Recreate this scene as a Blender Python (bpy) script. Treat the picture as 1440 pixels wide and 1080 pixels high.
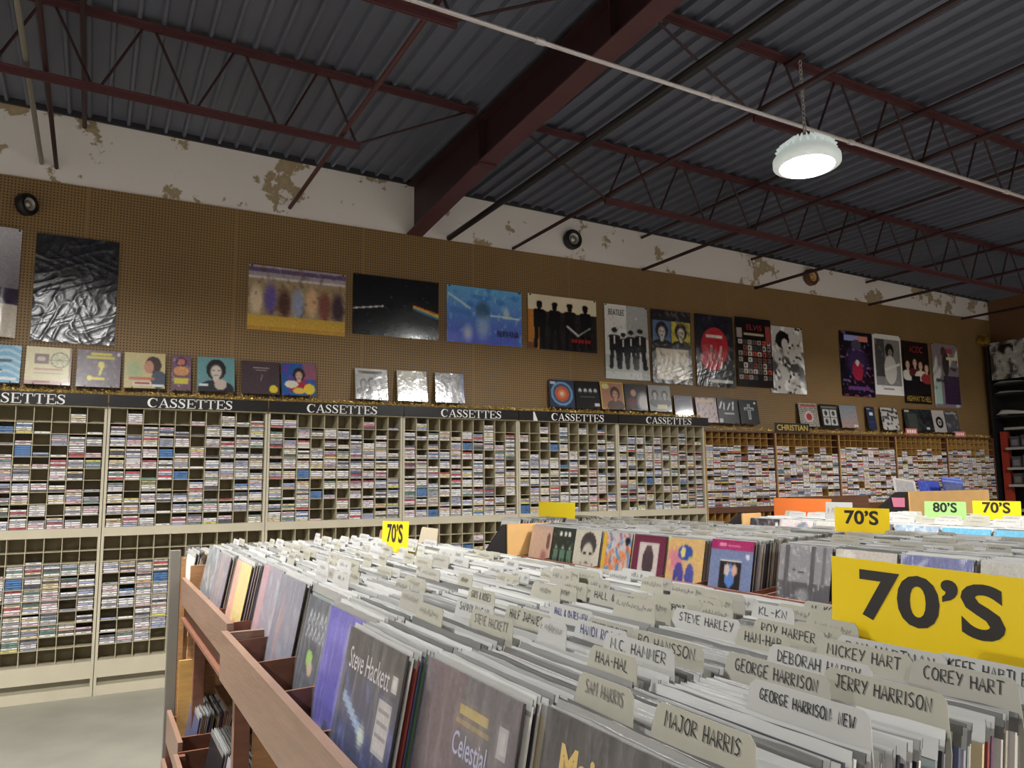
import bpy, math, random
import numpy as np
from mathutils import Vector, Matrix
random.seed(7); np.random.seed(7)
S = bpy.context.scene
COL = S.collection
for o in list(bpy.data.objects): bpy.data.objects.remove(o)

# ------------------------------------------------------------------ camera, world, exposure
PIT, ROLL, YAW, EYE, DIST = 0.1242, -0.01, 0.4938, 1.6409, 7.3983
fw = Vector((math.sin(YAW)*math.cos(PIT), math.cos(YAW)*math.cos(PIT), math.sin(PIT)))
rt = Vector((math.cos(YAW), -math.sin(YAW), 0)); up = rt.cross(fw)
r2 = math.cos(ROLL)*rt + math.sin(ROLL)*up; u2 = -math.sin(ROLL)*rt + math.cos(ROLL)*up
CAMP = Vector((0, -DIST, EYE))
cd = bpy.data.cameras.new('camera'); cam = bpy.data.objects.new('camera', cd); COL.objects.link(cam)
M = Matrix((r2, u2, -fw)).transposed().to_4x4(); M.translation = CAMP
cam.matrix_world = M
cd.sensor_width = 36; cd.lens = 1095.0*36/1440; cd.clip_start = .02; cd.clip_end = 100
S.camera = cam
W = bpy.data.worlds.new('world'); S.world = W; W.use_nodes = True
W.node_tree.nodes['Background'].inputs[0].default_value = (.8, .85, 1, 1)
W.node_tree.nodes['Background'].inputs[1].default_value = 0.02
S.view_settings.view_transform = 'Standard'; S.view_settings.look = 'None'
S.view_settings.exposure = 0.45; S.view_settings.gamma = 1; S.view_settings.use_curve_mapping = False
LAMP_POWER = 760.0      # radiance of the lamp lenses
LAMPS = [(-.45, -3.80), (4.29, -3.80), (9.4, -3.80), (1.9, -11.0), (6.2, -11.2), (10.4, -11.0), (-2.6, -11.2), (-5.2, -3.80)]  # the rear row, out of view, is added to raise bounce light

# ------------------------------------------------------------------ materials
def lin(c): return tuple(((x/255)/12.92 if x <= 10.31 else ((x/255+.055)/1.055)**2.4) for x in c[:3])
def nmat(name):
    m = bpy.data.materials.new(name); m.use_nodes = True
    return m, m.node_tree.nodes, m.node_tree.links, m.node_tree.nodes['Principled BSDF']
MC = {}
def mat(name, c, rough=.6, metal=0, coat=0, noise=0, nscale=12, bump=0, bscale=40, stretch=None):
    if name in MC: return MC[name]
    m, N, L, B = nmat(name)
    B.inputs['Roughness'].default_value = rough; B.inputs['Metallic'].default_value = metal
    B.inputs['Coat Weight'].default_value = coat; B.inputs['Coat Roughness'].default_value = .12
    base = lin(c)
    B.inputs['Base Color'].default_value = (*base, 1)
    if noise or bump:
        tc = N.new('ShaderNodeTexCoord'); mp = N.new('ShaderNodeMapping'); L.new(tc.outputs['Object'], mp.inputs[0])
        if stretch: mp.inputs['Scale'].default_value = stretch
    if noise:
        t = N.new('ShaderNodeTexNoise'); t.inputs['Scale'].default_value = nscale; t.inputs['Detail'].default_value = 6
        L.new(mp.outputs[0], t.inputs['Vector'])
        r = N.new('ShaderNodeValToRGB'); r.color_ramp.elements[0].position = .3; r.color_ramp.elements[1].position = .7
        r.color_ramp.elements[0].color = (*[x*(1-noise) for x in base], 1); r.color_ramp.elements[1].color = (*[min(1, x*(1+noise)) for x in base], 1)
        L.new(t.outputs[0], r.inputs[0]); L.new(r.outputs[0], B.inputs['Base Color'])
    if bump:
        t2 = N.new('ShaderNodeTexNoise'); t2.inputs['Scale'].default_value = bscale; t2.inputs['Detail'].default_value = 3
        L.new(mp.outputs[0], t2.inputs['Vector'])
        b = N.new('ShaderNodeBump'); b.inputs['Strength'].default_value = bump; b.inputs['Distance'].default_value = .01
        L.new(t2.outputs[0], b.inputs['Height']); L.new(b.outputs[0], B.inputs['Normal'])
    MC[name] = m; return m
def mat_print(name, rough=.4, coat=.0, bump=0, bscale=25):
    if name in MC: return MC[name]
    m, N, L, B = nmat(name)
    a = N.new('ShaderNodeAttribute'); a.attribute_name = 'Col'
    L.new(a.outputs['Color'], B.inputs['Base Color'])
    B.inputs['Roughness'].default_value = rough; B.inputs['Coat Weight'].default_value = coat; B.inputs['Coat Roughness'].default_value = .08 if bump < .3 else .22
    if bump:
        tc = N.new('ShaderNodeTexCoord')
        t2 = N.new('ShaderNodeTexNoise'); t2.inputs['Scale'].default_value = bscale; t2.inputs['Detail'].default_value = 4 if bump < .3 else 9
        L.new(tc.outputs['Object'], t2.inputs['Vector'])
        b = N.new('ShaderNodeBump'); b.inputs['Strength'].default_value = bump; b.inputs['Distance'].default_value = .02
        L.new(t2.outputs[0], b.inputs['Height']); L.new(b.outputs[0], B.inputs['Normal'])
    MC[name] = m; return m
def mat_emit(name, c, s):
    m, N, L, B = nmat(name)
    e = N.new('ShaderNodeEmission'); e.inputs[0].default_value = (*c, 1); e.inputs[1].default_value = s
    L.new(e.outputs[0], N['Material Output'].inputs[0]); MC[name] = m; return m
def mat_film(name, alpha=.16, streak=True):
    m, N, L, B = nmat(name)
    tr = N.new('ShaderNodeBsdfTransparent'); gl = N.new('ShaderNodeBsdfGlossy'); gl.inputs['Roughness'].default_value = .16
    df = N.new('ShaderNodeBsdfDiffuse'); df.inputs[0].default_value = (.75, .77, .8, 1)
    ad = N.new('ShaderNodeMixShader'); ad.inputs[0].default_value = .5
    mx = N.new('ShaderNodeMixShader')
    L.new(gl.outputs[0], ad.inputs[1]); L.new(df.outputs[0], ad.inputs[2])
    L.new(tr.outputs[0], mx.inputs[1]); L.new(ad.outputs[0], mx.inputs[2])
    tc = N.new('ShaderNodeTexCoord'); mp = N.new('ShaderNodeMapping'); mp.inputs['Rotation'].default_value = (.5, 0, 0)
    mp.inputs['Scale'].default_value = (4, 22, 4); L.new(tc.outputs['Object'], mp.inputs[0])
    t = N.new('ShaderNodeTexNoise'); t.inputs['Scale'].default_value = 2; t.inputs['Detail'].default_value = 4; L.new(mp.outputs[0], t.inputs['Vector'])
    mr = N.new('ShaderNodeMapRange'); mr.inputs[1].default_value = .45; mr.inputs[2].default_value = .8
    mr.inputs[3].default_value = alpha; mr.inputs[4].default_value = min(.8, alpha*2.6); L.new(t.outputs[0], mr.inputs[0]); L.new(mr.outputs[0], mx.inputs[0])
    b = N.new('ShaderNodeBump'); b.inputs['Strength'].default_value = .5; b.inputs['Distance'].default_value = .01
    L.new(t.outputs[0], b.inputs['Height']); L.new(b.outputs[0], gl.inputs['Normal'])
    L.new(mx.outputs[0], N['Material Output'].inputs[0]); MC[name] = m; return m

def mat_pegboard():
    m, N, L, B = nmat('pegboard')
    tc = N.new('ShaderNodeTexCoord'); sx = N.new('ShaderNodeSeparateXYZ'); L.new(tc.outputs['Object'], sx.inputs[0])
    def math_(op, a, b=None, c=None):
        n = N.new('ShaderNodeMath'); n.operation = op
        for i, v in enumerate((a, b, c)):
            if v is None: continue
            if isinstance(v, (int, float)): n.inputs[i].default_value = v
            else: L.new(v, n.inputs[i])
        return n.outputs[0]
    def cell(v): return math_('SUBTRACT', math_('FRACT', math_('DIVIDE', v, .0254)), .5)
    fx, fz = cell(sx.outputs[0]), cell(sx.outputs[2])
    d = math_('SQRT', math_('ADD', math_('MULTIPLY', fx, fx), math_('MULTIPLY', fz, fz)))
    hole = math_('LESS_THAN', d, .24)
    # panel seams and per-panel tone
    px = math_('DIVIDE', math_('ADD', sx.outputs[0], .75), 1.22)
    seam = math_('LESS_THAN', math_('ABSOLUTE', math_('SUBTRACT', math_('FRACT', px), .5)), .003)
    t = N.new('ShaderNodeTexNoise'); t.inputs['Scale'].default_value = 1.3; t.inputs['Detail'].default_value = 5; L.new(tc.outputs['Object'], t.inputs['Vector'])
    r = N.new('ShaderNodeValToRGB'); r.color_ramp.elements[0].position = .3; r.color_ramp.elements[1].position = .7
    r.color_ramp.elements[0].color = (*lin((138, 110, 71)), 1); r.color_ramp.elements[1].color = (*lin((152, 121, 78)), 1)
    L.new(t.outputs[0], r.inputs[0])
    mx = N.new('ShaderNodeMix'); mx.data_type = 'RGBA'; L.new(hole, mx.inputs[0]); L.new(r.outputs[0], mx.inputs[6]); mx.inputs[7].default_value = (*lin((60, 44, 27)), 1)
    m2 = N.new('ShaderNodeMix'); m2.data_type = 'RGBA'; L.new(seam, m2.inputs[0]); L.new(mx.outputs[2], m2.inputs[6]); m2.inputs[7].default_value = (*lin((150, 122, 84)), 1)
    L.new(m2.outputs[2], B.inputs['Base Color']); B.inputs['Roughness'].default_value = .55
    MC['pegboard'] = m; return m
def mat_plaster():
    m, N, L, B = nmat('white_plaster')
    tc = N.new('ShaderNodeTexCoord')
    t = N.new('ShaderNodeTexNoise'); t.inputs['Scale'].default_value = 1.5; t.inputs['Detail'].default_value = 9; t.inputs['Roughness'].default_value = .68; L.new(tc.outputs['Object'], t.inputs['Vector'])
    r = N.new('ShaderNodeValToRGB'); r.color_ramp.interpolation = 'LINEAR'
    e = r.color_ramp.elements; e[0].position = .555; e[0].color = (*lin((240, 234, 232)), 1); e[1].position = .575; e[1].color = (*lin((168, 148, 118)), 1)
    e2 = e.new(.66); e2.color = (*lin((190, 172, 142)), 1)
    L.new(t.outputs[0], r.inputs[0])
    L.new(r.outputs[0], B.inputs['Base Color']); B.inputs['Roughness'].default_value = .8
    b = N.new('ShaderNodeBump'); b.inputs['Strength'].default_value = .25; L.new(t.outputs[0], b.inputs['Height']); L.new(b.outputs[0], B.inputs['Normal'])
    MC['white_plaster'] = m; return m

# ------------------------------------------------------------------ mesh builder
class MB:
    def __init__(s): s.v = []; s.f = []; s.m = []; s.c = []
    def face(s, pts, c=(128, 128, 128), mi=0):
        b = len(s.v); s.v += [tuple(p) for p in pts]; s.f.append(tuple(range(b, b+len(pts)))); s.m.append(mi); s.c.append(c)
    def hexa(s, P, c=(128, 128, 128), mi=0, skip=()):
        # P: 8 points, bottom 4 ccw then top 4
        b = len(s.v); s.v += [tuple(p) for p in P]
        for i, q in enumerate(((0, 3, 2, 1), (4, 5, 6, 7), (0, 1, 5, 4), (1, 2, 6, 5), (2, 3, 7, 6), (3, 0, 4, 7))):
            if i in skip: continue
            s.f.append(tuple(b+k for k in q)); s.m.append(mi); s.c.append(c if not isinstance(c, list) else c[i])
    def box(s, x0, x1, y0, y1, z0, z1, c=(128, 128, 128), mi=0, T=None):
        P = [(x0, y0, z0), (x1, y0, z0), (x1, y1, z0), (x0, y1, z0), (x0, y0, z1), (x1, y0, z1), (x1, y1, z1), (x0, y1, z1)]
        if T is not None: P = [T @ Vector(p) for p in P]
        s.hexa(P, c, mi)
    def bar(s, a, b, w, h=None, c=(128, 128, 128), mi=0, upv=(0, 0, 1)):
        a, b = Vector(a), Vector(b); h = h or w; d = (b-a).normalized(); u = Vector(upv)
        if abs(d.dot(u)) > .98: u = Vector((1, 0, 0))
        x = d.cross(u).normalized(); z = x.cross(d).normalized()
        P = []
        for e in (a, b):
            for sx, sz in ((-1, -1), (1, -1), (1, 1), (-1, 1)): P.append(e+x*sx*w/2+z*sz*h/2)
        s.hexa(P, c, mi)
    def tube(s, pts, r, n=8, c=(128, 128, 128), mi=0, caps=True):
        rings = []
        pts = [Vector(p) for p in pts]
        for i, p in enumerate(pts):
            d = (pts[min(i+1, len(pts)-1)]-pts[max(i-1, 0)]).normalized(); u = Vector((0, 0, 1))
            if abs(d.dot(u)) > .95: u = Vector((1, 0, 0))
            x = d.cross(u).normalized(); z = x.cross(d)
            rr = r[i] if isinstance(r, (list, tuple)) else r
            b = len(s.v); s.v += [tuple(p+x*math.cos(2*math.pi*k/n)*rr+z*math.sin(2*math.pi*k/n)*rr) for k in range(n)]; rings.append(b)
        for a, b in zip(rings, rings[1:]):
            for k in range(n): s.f.append((a+k, a+(k+1) % n, b+(k+1) % n, b+k)); s.m.append(mi); s.c.append(c)
        if caps:
            for b, rev in ((rings[0], False), (rings[-1], True)):
                q = [b+k for k in range(n)]; s.f.append(tuple(q[::-1] if not rev else q)); s.m.append(mi); s.c.append(c)
    def lathe(s, prof, n=32, T=Matrix.Identity(4), c=(128, 128, 128), mi=0, close=False):
        b0 = len(s.v)
        for (r, z) in prof: s.v += [tuple(T @ Vector((r*math.cos(2*math.pi*k/n), r*math.sin(2*math.pi*k/n), z))) for k in range(n)]
        for i in range(len(prof)-1):
            for k in range(n):
                a = b0+i*n; s.f.append((a+k, a+(k+1) % n, a+n+(k+1) % n, a+n+k)); s.m.append(mi); s.c.append(c)
        if close:
            s.f.append(tuple(b0+k for k in range(n))[::-1]); s.m.append(mi); s.c.append(c)
            e = b0+(len(prof)-1)*n; s.f.append(tuple(e+k for k in range(n))); s.m.append(mi); s.c.append(c)
    def mesh(s, name, mats, smooth=False):
        me = bpy.data.meshes.new(name); me.from_pydata(s.v, [], s.f); me.update()
        for m in (mats if isinstance(mats, (list, tuple)) else [mats]): me.materials.append(m)
        me.polygons.foreach_set('material_index', s.m)
        if smooth: me.polygons.foreach_set('use_smooth', [True]*len(s.f))
        cs = {}
        flat = np.empty((len(me.loops), 4), np.float32); k = 0
        for f, c in zip(s.f, s.c):
            if c not in cs: cs[c] = (*lin(c), 1)
            flat[k:k+len(f)] = cs[c]; k += len(f)
        at = me.color_attributes.new('Col', 'FLOAT_COLOR', 'CORNER'); at.data.foreach_set('color', flat.ravel())
        return me
    def build(s, name, mats, parent=None, smooth=False):
        return link(name, s.mesh(name, mats, smooth), parent)
def link(name, me, parent=None):
    o = bpy.data.objects.new(name, me); COL.objects.link(o)
    if parent: o.parent = parent
    return o
def tag(o, label=None, cat=None, group=None, kind=None):
    if label: o['label'] = label
    if cat: o['category'] = cat
    if group: o['group'] = group
    if kind: o['kind'] = kind
    return o
def thing(name, loc, label, cat, group=None):
    o = bpy.data.objects.new(name, None); COL.objects.link(o); o.location = loc; o.empty_display_size = .05
    return tag(o, label, cat, group)
def struct(o, label=None, cat=None): return tag(o, label, cat, kind='structure')
def boxpart(name, m, parent, *b, T=None):
    mb = MB(); mb.box(*b, T=T); return mb.build(name, m, parent)
ONES = ['first', 'second', 'third', 'fourth', 'fifth', 'sixth', 'seventh', 'eighth', 'ninth', 'tenth', 'eleventh', 'twelfth', 'thirteenth', 'fourteenth']
def ordn(n):
    if n <= 14: return ONES[n-1]
    return f"{n}{'th' if 10 <= n % 100 <= 20 else {1:'st', 2:'nd', 3:'rd'}.get(n % 10, 'th')}"
def project(p):
    d = Vector(p)-CAMP; z = d.dot(fw); return 720+1095*d.dot(r2)/z, 540-1095*d.dot(u2)/z, z
def inframe(p, m=0):
    x, y, z = project(p); return z > 0 and -m < x < 1440+m and -m < y < 1080+m

# ------------------------------------------------------------------ palette
M_CREAM = mat('cream_painted_metal', (192, 183, 160), .45, noise=.04, nscale=6)
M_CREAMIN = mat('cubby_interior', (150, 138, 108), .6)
M_GOLDWOOD = mat('golden_particle_board', (172, 134, 76), .5, noise=.18, nscale=4, stretch=(1, 1, 10))
M_DARKWOOD = mat('dark_brown_wood', (92, 58, 38), .5, noise=.2, nscale=5, stretch=(1, 8, 8))
M_BROWN = mat('brown_painted_wood', (142, 112, 95), .42, coat=.15, noise=.1, nscale=7, stretch=(1, .5, 6), bump=.15, bscale=30)
M_REDWOOD = mat('reddish_stained_wood', (128, 84, 66), .45, coat=.15, noise=.16, nscale=9, stretch=(1, 1, 5))
M_ORANGEWOOD = mat('orange_grained_plywood', (182, 136, 92), .5, noise=.22, nscale=6, stretch=(1.5, 1, 14))
M_YELLOWPLY = mat('yellow_plywood', (206, 160, 92), .55, noise=.12, nscale=8, stretch=(1, 1, 8))
M_TAN = mat('tan_board', (205, 162, 104), .5, noise=.05, nscale=10)
M_BLACK = mat('black_board', (24, 22, 24), .5)
M_GLOSSBLACK = mat('glossy_black_sign', (10, 9, 10), .26, coat=.12, bump=.12, bscale=14)
M_WHITEINK = mat('white_lettering', (236, 234, 230), .45)
M_GREYEDGE = mat('grey_edged_post', (126, 122, 114), .45)
M_STEELRED = mat('oxide_red_steel', (82, 46, 50), .5, noise=.12, nscale=3)
M_STEELDARK = mat('dark_oxide_steel', (52, 26, 30), .55, noise=.15, nscale=2)
M_PIPEBLACK = mat('black_pipe', (26, 22, 24), .5)
M_CONDUIT = mat('galvanised_conduit', (214, 208, 210), .35, metal=.3)
M_PRINT = mat_print('printed_card', .38, coat=.15)
M_GLOSSPRINT = mat_print('glossy_print', .34, coat=.2)
M_POSTER = mat_print('poster_paper', .24, coat=.25, bump=.12, bscale=9)
M_FOIL = mat_print('shiny_wrinkled_poster', .28, coat=1.0, bump=.8, bscale=6)
M_MATTE = mat_print('plain_tinted', .55)
M_SPINES = mat_print('cassette_plastic', .32, coat=.1)
M_SLEEVE = mat_print('clear_poly_sleeve', .22, coat=.4)
M_FILM = mat_film('clear_plastic_film', .13)
M_CARD = mat('cream_index_card', (164, 161, 147), .6, noise=.03, nscale=20)
M_CARDW = mat('white_index_card', (178, 177, 174), .6)
M_CARDG = mat('grey_index_card', (160, 157, 147), .6)
M_INK = mat('black_marker_ink', (26, 26, 30), .6)
M_INKF = mat('faded_marker_ink', (104, 100, 96), .6)
M_INKB = mat('blue_marker_ink', (48, 54, 120), .6)
M_YELLOW = mat('yellow_sign_card', (232, 200, 36), .35, coat=.3)
M_YELLOWP = mat('bright_yellow_sign_card', (250, 222, 40), .4, coat=.2)
M_GREEN = mat('pale_green_sign_card', (176, 228, 140), .4)
M_ORANGE = mat('orange_sign_card', (242, 128, 62), .45)
def translucent(m, k):
    N = m.node_tree.nodes; L = m.node_tree.links; B = N['Principled BSDF']; t = N.new('ShaderNodeBsdfTranslucent'); x = N.new('ShaderNodeMixShader')
    t.inputs[0].default_value = B.inputs['Base Color'].default_value; x.inputs[0].default_value = k
    L.new(B.outputs[0], x.inputs[1]); L.new(t.outputs[0], x.inputs[2]); L.new(x.outputs[0], N['Material Output'].inputs[0])
for m_ in (M_YELLOW, M_YELLOWP, M_GREEN, M_ORANGE): translucent(m_, .45)
M_SIGNINK = mat('printed_black_numerals', (34, 30, 28), .5)
M_GOLD = mat('gold_tinsel', (226, 194, 104), .36, metal=.45)
M_GOLDINK = mat('gold_lettering', (214, 182, 84), .35, metal=.4)
M_REDINK = mat('red_lettering', (140, 38, 42), .5)
M_SILVER = mat('silver_cone', (186, 182, 178), .35, metal=.5)

# ------------------------------------------------------------------ lettering helpers
_tc = {}
def font_polys(txt, bold=0):
    k = (txt, bold)
    if k not in _tc:
        c = bpy.data.curves.new('t', 'FONT'); c.body = txt; c.size = 1; c.offset = bold; c.resolution_u = 4
        o = bpy.data.objects.new('t', c); COL.objects.link(o); bpy.context.view_layer.update()
        me = bpy.data.meshes.new_from_object(o.evaluated_get(bpy.context.evaluated_depsgraph_get()))
        V = np.array([v.co[:2] for v in me.vertices]); F = [tuple(p.vertices) for p in me.polygons]
        bpy.data.objects.remove(o); bpy.data.curves.remove(c); bpy.data.meshes.remove(me)
        V -= V.min(0); V /= V[:, 1].max(); _tc[k] = (V, F, V[:, 0].max())
    return _tc[k]
def put_font(mb, txt, org, u, v, width, height, bold=0, center=False, shear=0, c=(20, 20, 20), mi=0):
    """txt fills width x height from org (lower left) along u, v"""
    V, F, w = font_polys(txt, bold)
    org, u, v = Vector(org), Vector(u), Vector(v); b = len(mb.v)
    for x, y in V: mb.v.append(tuple(org+u*(x/w*width+shear*y*height)+v*(y*height)))
    for f in F: mb.f.append(tuple(b+i for i in f)); mb.m.append(mi); mb.c.append(c)
def arc(cx, cy, rx, ry, a0, a1, n=7): return [(cx+rx*math.cos(math.radians(a0+(a1-a0)*i/n)), cy+ry*math.sin(math.radians(a0+(a1-a0)*i/n))) for i in range(n+1)]
G = {'A': [[(0, 0), (.3, 1), (.6, 0)], [(.12, .38), (.48, .38)]], 'B': [[(0, 0), (0, 1), (.4, .92), (.42, .62), (0, .52), (.48, .42), (.46, .08), (0, 0)]],
 'C': [arc(.34, .5, .34, .5, 50, 310)], 'D': [[(0, 0), (0, 1), (.36, .86), (.5, .5), (.36, .12), (0, 0)]], 'E': [[(.5, 1), (0, 1), (0, 0), (.5, 0)], [(0, .52), (.4, .52)]],
 'F': [[(.5, 1), (0, 1), (0, 0)], [(0, .52), (.38, .52)]], 'G': [arc(.34, .5, .34, .5, 50, 345)+[(.34, .42)]], 'H': [[(0, 0), (0, 1)], [(.5, 0), (.5, 1)], [(0, .5), (.5, .5)]],
 'I': [[(.1, 0), (.1, 1)]], 'J': [[(.1, 1), (.5, 1)], [(.36, 1), (.36, .2), (.2, 0), (0, .2)]], 'K': [[(0, 0), (0, 1)], [(.5, 1), (0, .45), (.5, 0)]], 'L': [[(0, 1), (0, 0), (.45, 0)]],
 'M': [[(0, 0), (.05, 1), (.33, .35), (.6, 1), (.66, 0)]], 'N': [[(0, 0), (0, 1), (.5, 0), (.5, 1)]], 'O': [arc(.32, .5, .32, .5, 90, 450, 10)], 'P': [[(0, 0), (0, 1), (.45, .9), (.45, .55), (0, .48)]],
 'R': [[(0, 0), (0, 1), (.45, .9), (.42, .56), (0, .5), (.5, 0)]], 'S': [[(.46, .88), (.25, 1), (.02, .8), (.15, .56), (.42, .42), (.46, .16), (.22, 0), (0, .12)]],
 'T': [[(0, 1), (.6, 1)], [(.3, 1), (.3, 0)]], 'U': [[(0, 1), (.02, .2), (.25, 0), (.48, .2), (.5, 1)]], 'V': [[(0, 1), (.28, 0), (.56, 1)]], 'W': [[(0, 1), (.18, 0), (.36, .7), (.54, 0), (.72, 1)]],
 'Y': [[(0, 1), (.26, .5)], [(.56, 1), (.2, 0)]], 'X': [[(0, 0), (.5, 1)], [(0, 1), (.5, 0)]], 'Z': [[(0, 1), (.5, 1), (0, 0), (.5, 0)]], '&': [[(.5, 0), (.1, .75), (.25, 1), (.38, .78), (.02, .25), (.2, 0), (.48, .35)]], '-': [[(.06, .45), (.36, .45)]],
 ':': [[(.08, .2), (.1, .25)], [(.08, .6), (.1, .65)]], '.': [[(.05, 0), (.09, .04)]], "'": [[(.1, 1), (.06, .8)]], ' ': []}
GW = {'I': .2, '.': .16, ':': .2, "'": .2, ' ': .42, 'M': .68, 'W': .74, 'A': .6, 'O': .66, 'C': .6, 'G': .68, '-': .42, 'J': .5}
def ribbon(mb, pts, hw, org, u, v, c=(20, 20, 20), mi=0):
    P = [Vector((p[0], p[1])) for p in pts]; L_, R_ = [], []
    for i, p in enumerate(P):
        d = P[min(i+1, len(P)-1)]-P[max(i-1, 0)]
        if d.length < 1e-9: d = Vector((1, 0))
        d.normalize(); n = Vector((-d.y, d.x)); h = hw[i] if isinstance(hw, (list, tuple)) else hw
        L_.append(p+n*h); R_.append(p-n*h)
    b = len(mb.v)
    for q in L_+R_: mb.v.append(tuple(org+u*q.x+v*q.y))
    n = len(P)
    for i in range(n-1): mb.f.append((b+n+i, b+n+i+1, b+i+1, b+i)); mb.m.append(mi); mb.c.append(c)
def handwrite(mb, txt, org, u, v, width, h, t=.0016, jit=.05):
    """marker-pen capitals centred on org"""
    org, u, v = Vector(org), Vector(u), Vector(v); rnd = random.Random(txt)
    if txt.startswith('~'):
        n = max(3, int(len(txt)*1.0)+5); x = 0; pts = []
        strokes = []
        for i in range(n):
            if rnd.random() < .18: x += .5; continue
            strokes.append([(x, rnd.uniform(0, .3)), (x+.12, rnd.uniform(.6, 1)), (x+.25, rnd.uniform(0, .4)), (x+.4, rnd.uniform(.3, .9))]); x += .52
        tot = x
    else:
        strokes = []; x = 0
        for ch in txt:
            for s in G.get(ch, []): strokes.append([(x+p[0]+rnd.uniform(-jit, jit)*.5, p[1]+rnd.uniform(-jit, jit)) for p in s])
            x += GW.get(ch, .52)+.2
        tot = x-.2
    for s in strokes:
        ribbon(mb, [(p[0]/tot*width-width/2, (p[1]-.5)*h) for p in s], t/2, org, u, v)
def serif_word(mb, txt, org, u, v, width, h):
    org, u, v = Vector(org), Vector(u), Vector(v)
    adv = {'C': .82, 'A': .84, 'S': .64, 'E': .76, 'T': .8}; tot = sum(adv[c] for c in txt)
    x = 0
    def R(pts, hw): ribbon(mb, [((x+p[0])/tot*width, p[1]*h) for p in pts], [q*h for q in hw] if isinstance(hw, list) else hw*h, org, u, v)
    for ch in txt:
        if ch == 'C':
            a = arc(.4, .5, .33, .46, 42, 318, 16); R(a, [.03+.09*max(0, -math.cos(math.radians(42+276*i/16))) for i in range(17)])
            R([(.68, .98), (.68, .66)], .03); R([(.62, .80), (.72, .84)], .05)
        elif ch == 'A':
            R([(.08, .03), (.4, .97)], .032); R([(.4, .97), (.68, .03)], .085); R([(.2, .33), (.56, .33)], .03)
            R([(-.02, .025), (.2, .025)], .03); R([(.52, .025), (.84, .025)], .03)
        elif ch == 'E':
            R([(.17, .02), (.17, .98)], .085); R([(.03, .97), (.68, .97)], .032); R([(.03, .03), (.7, .03)], .032); R([(.17, .5), (.5, .5)], .03)
            R([(.66, 1), (.68, .74)], .035); R([(.68, 0), (.71, .28)], .035); R([(.5, .36), (.5, .64)], .03)
        elif ch == 'T':
            R([(.38, .02), (.38, .98)], .085); R([(.03, .965), (.73, .965)], .035); R([(.05, 1), (.04, .7)], .035); R([(.71, 1), (.72, .7)], .035); R([(.22, .025), (.54, .025)], .03)
        elif ch == 'S':
            R([(.5, .78), (.44, .92), (.3, .965), (.14, .9), (.1, .74), (.2, .6), (.34, .5), (.48, .38), (.5, .2), (.4, .07), (.26, .035), (.12, .1), (.07, .24)], [.03, .035, .035, .05, .075, .095, .1, .095, .075, .05, .035, .035, .03])
            R([(.52, .98), (.52, .7)], .028); R([(.05, .02), (.05, .32)], .028)
        x += adv[ch]

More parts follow.
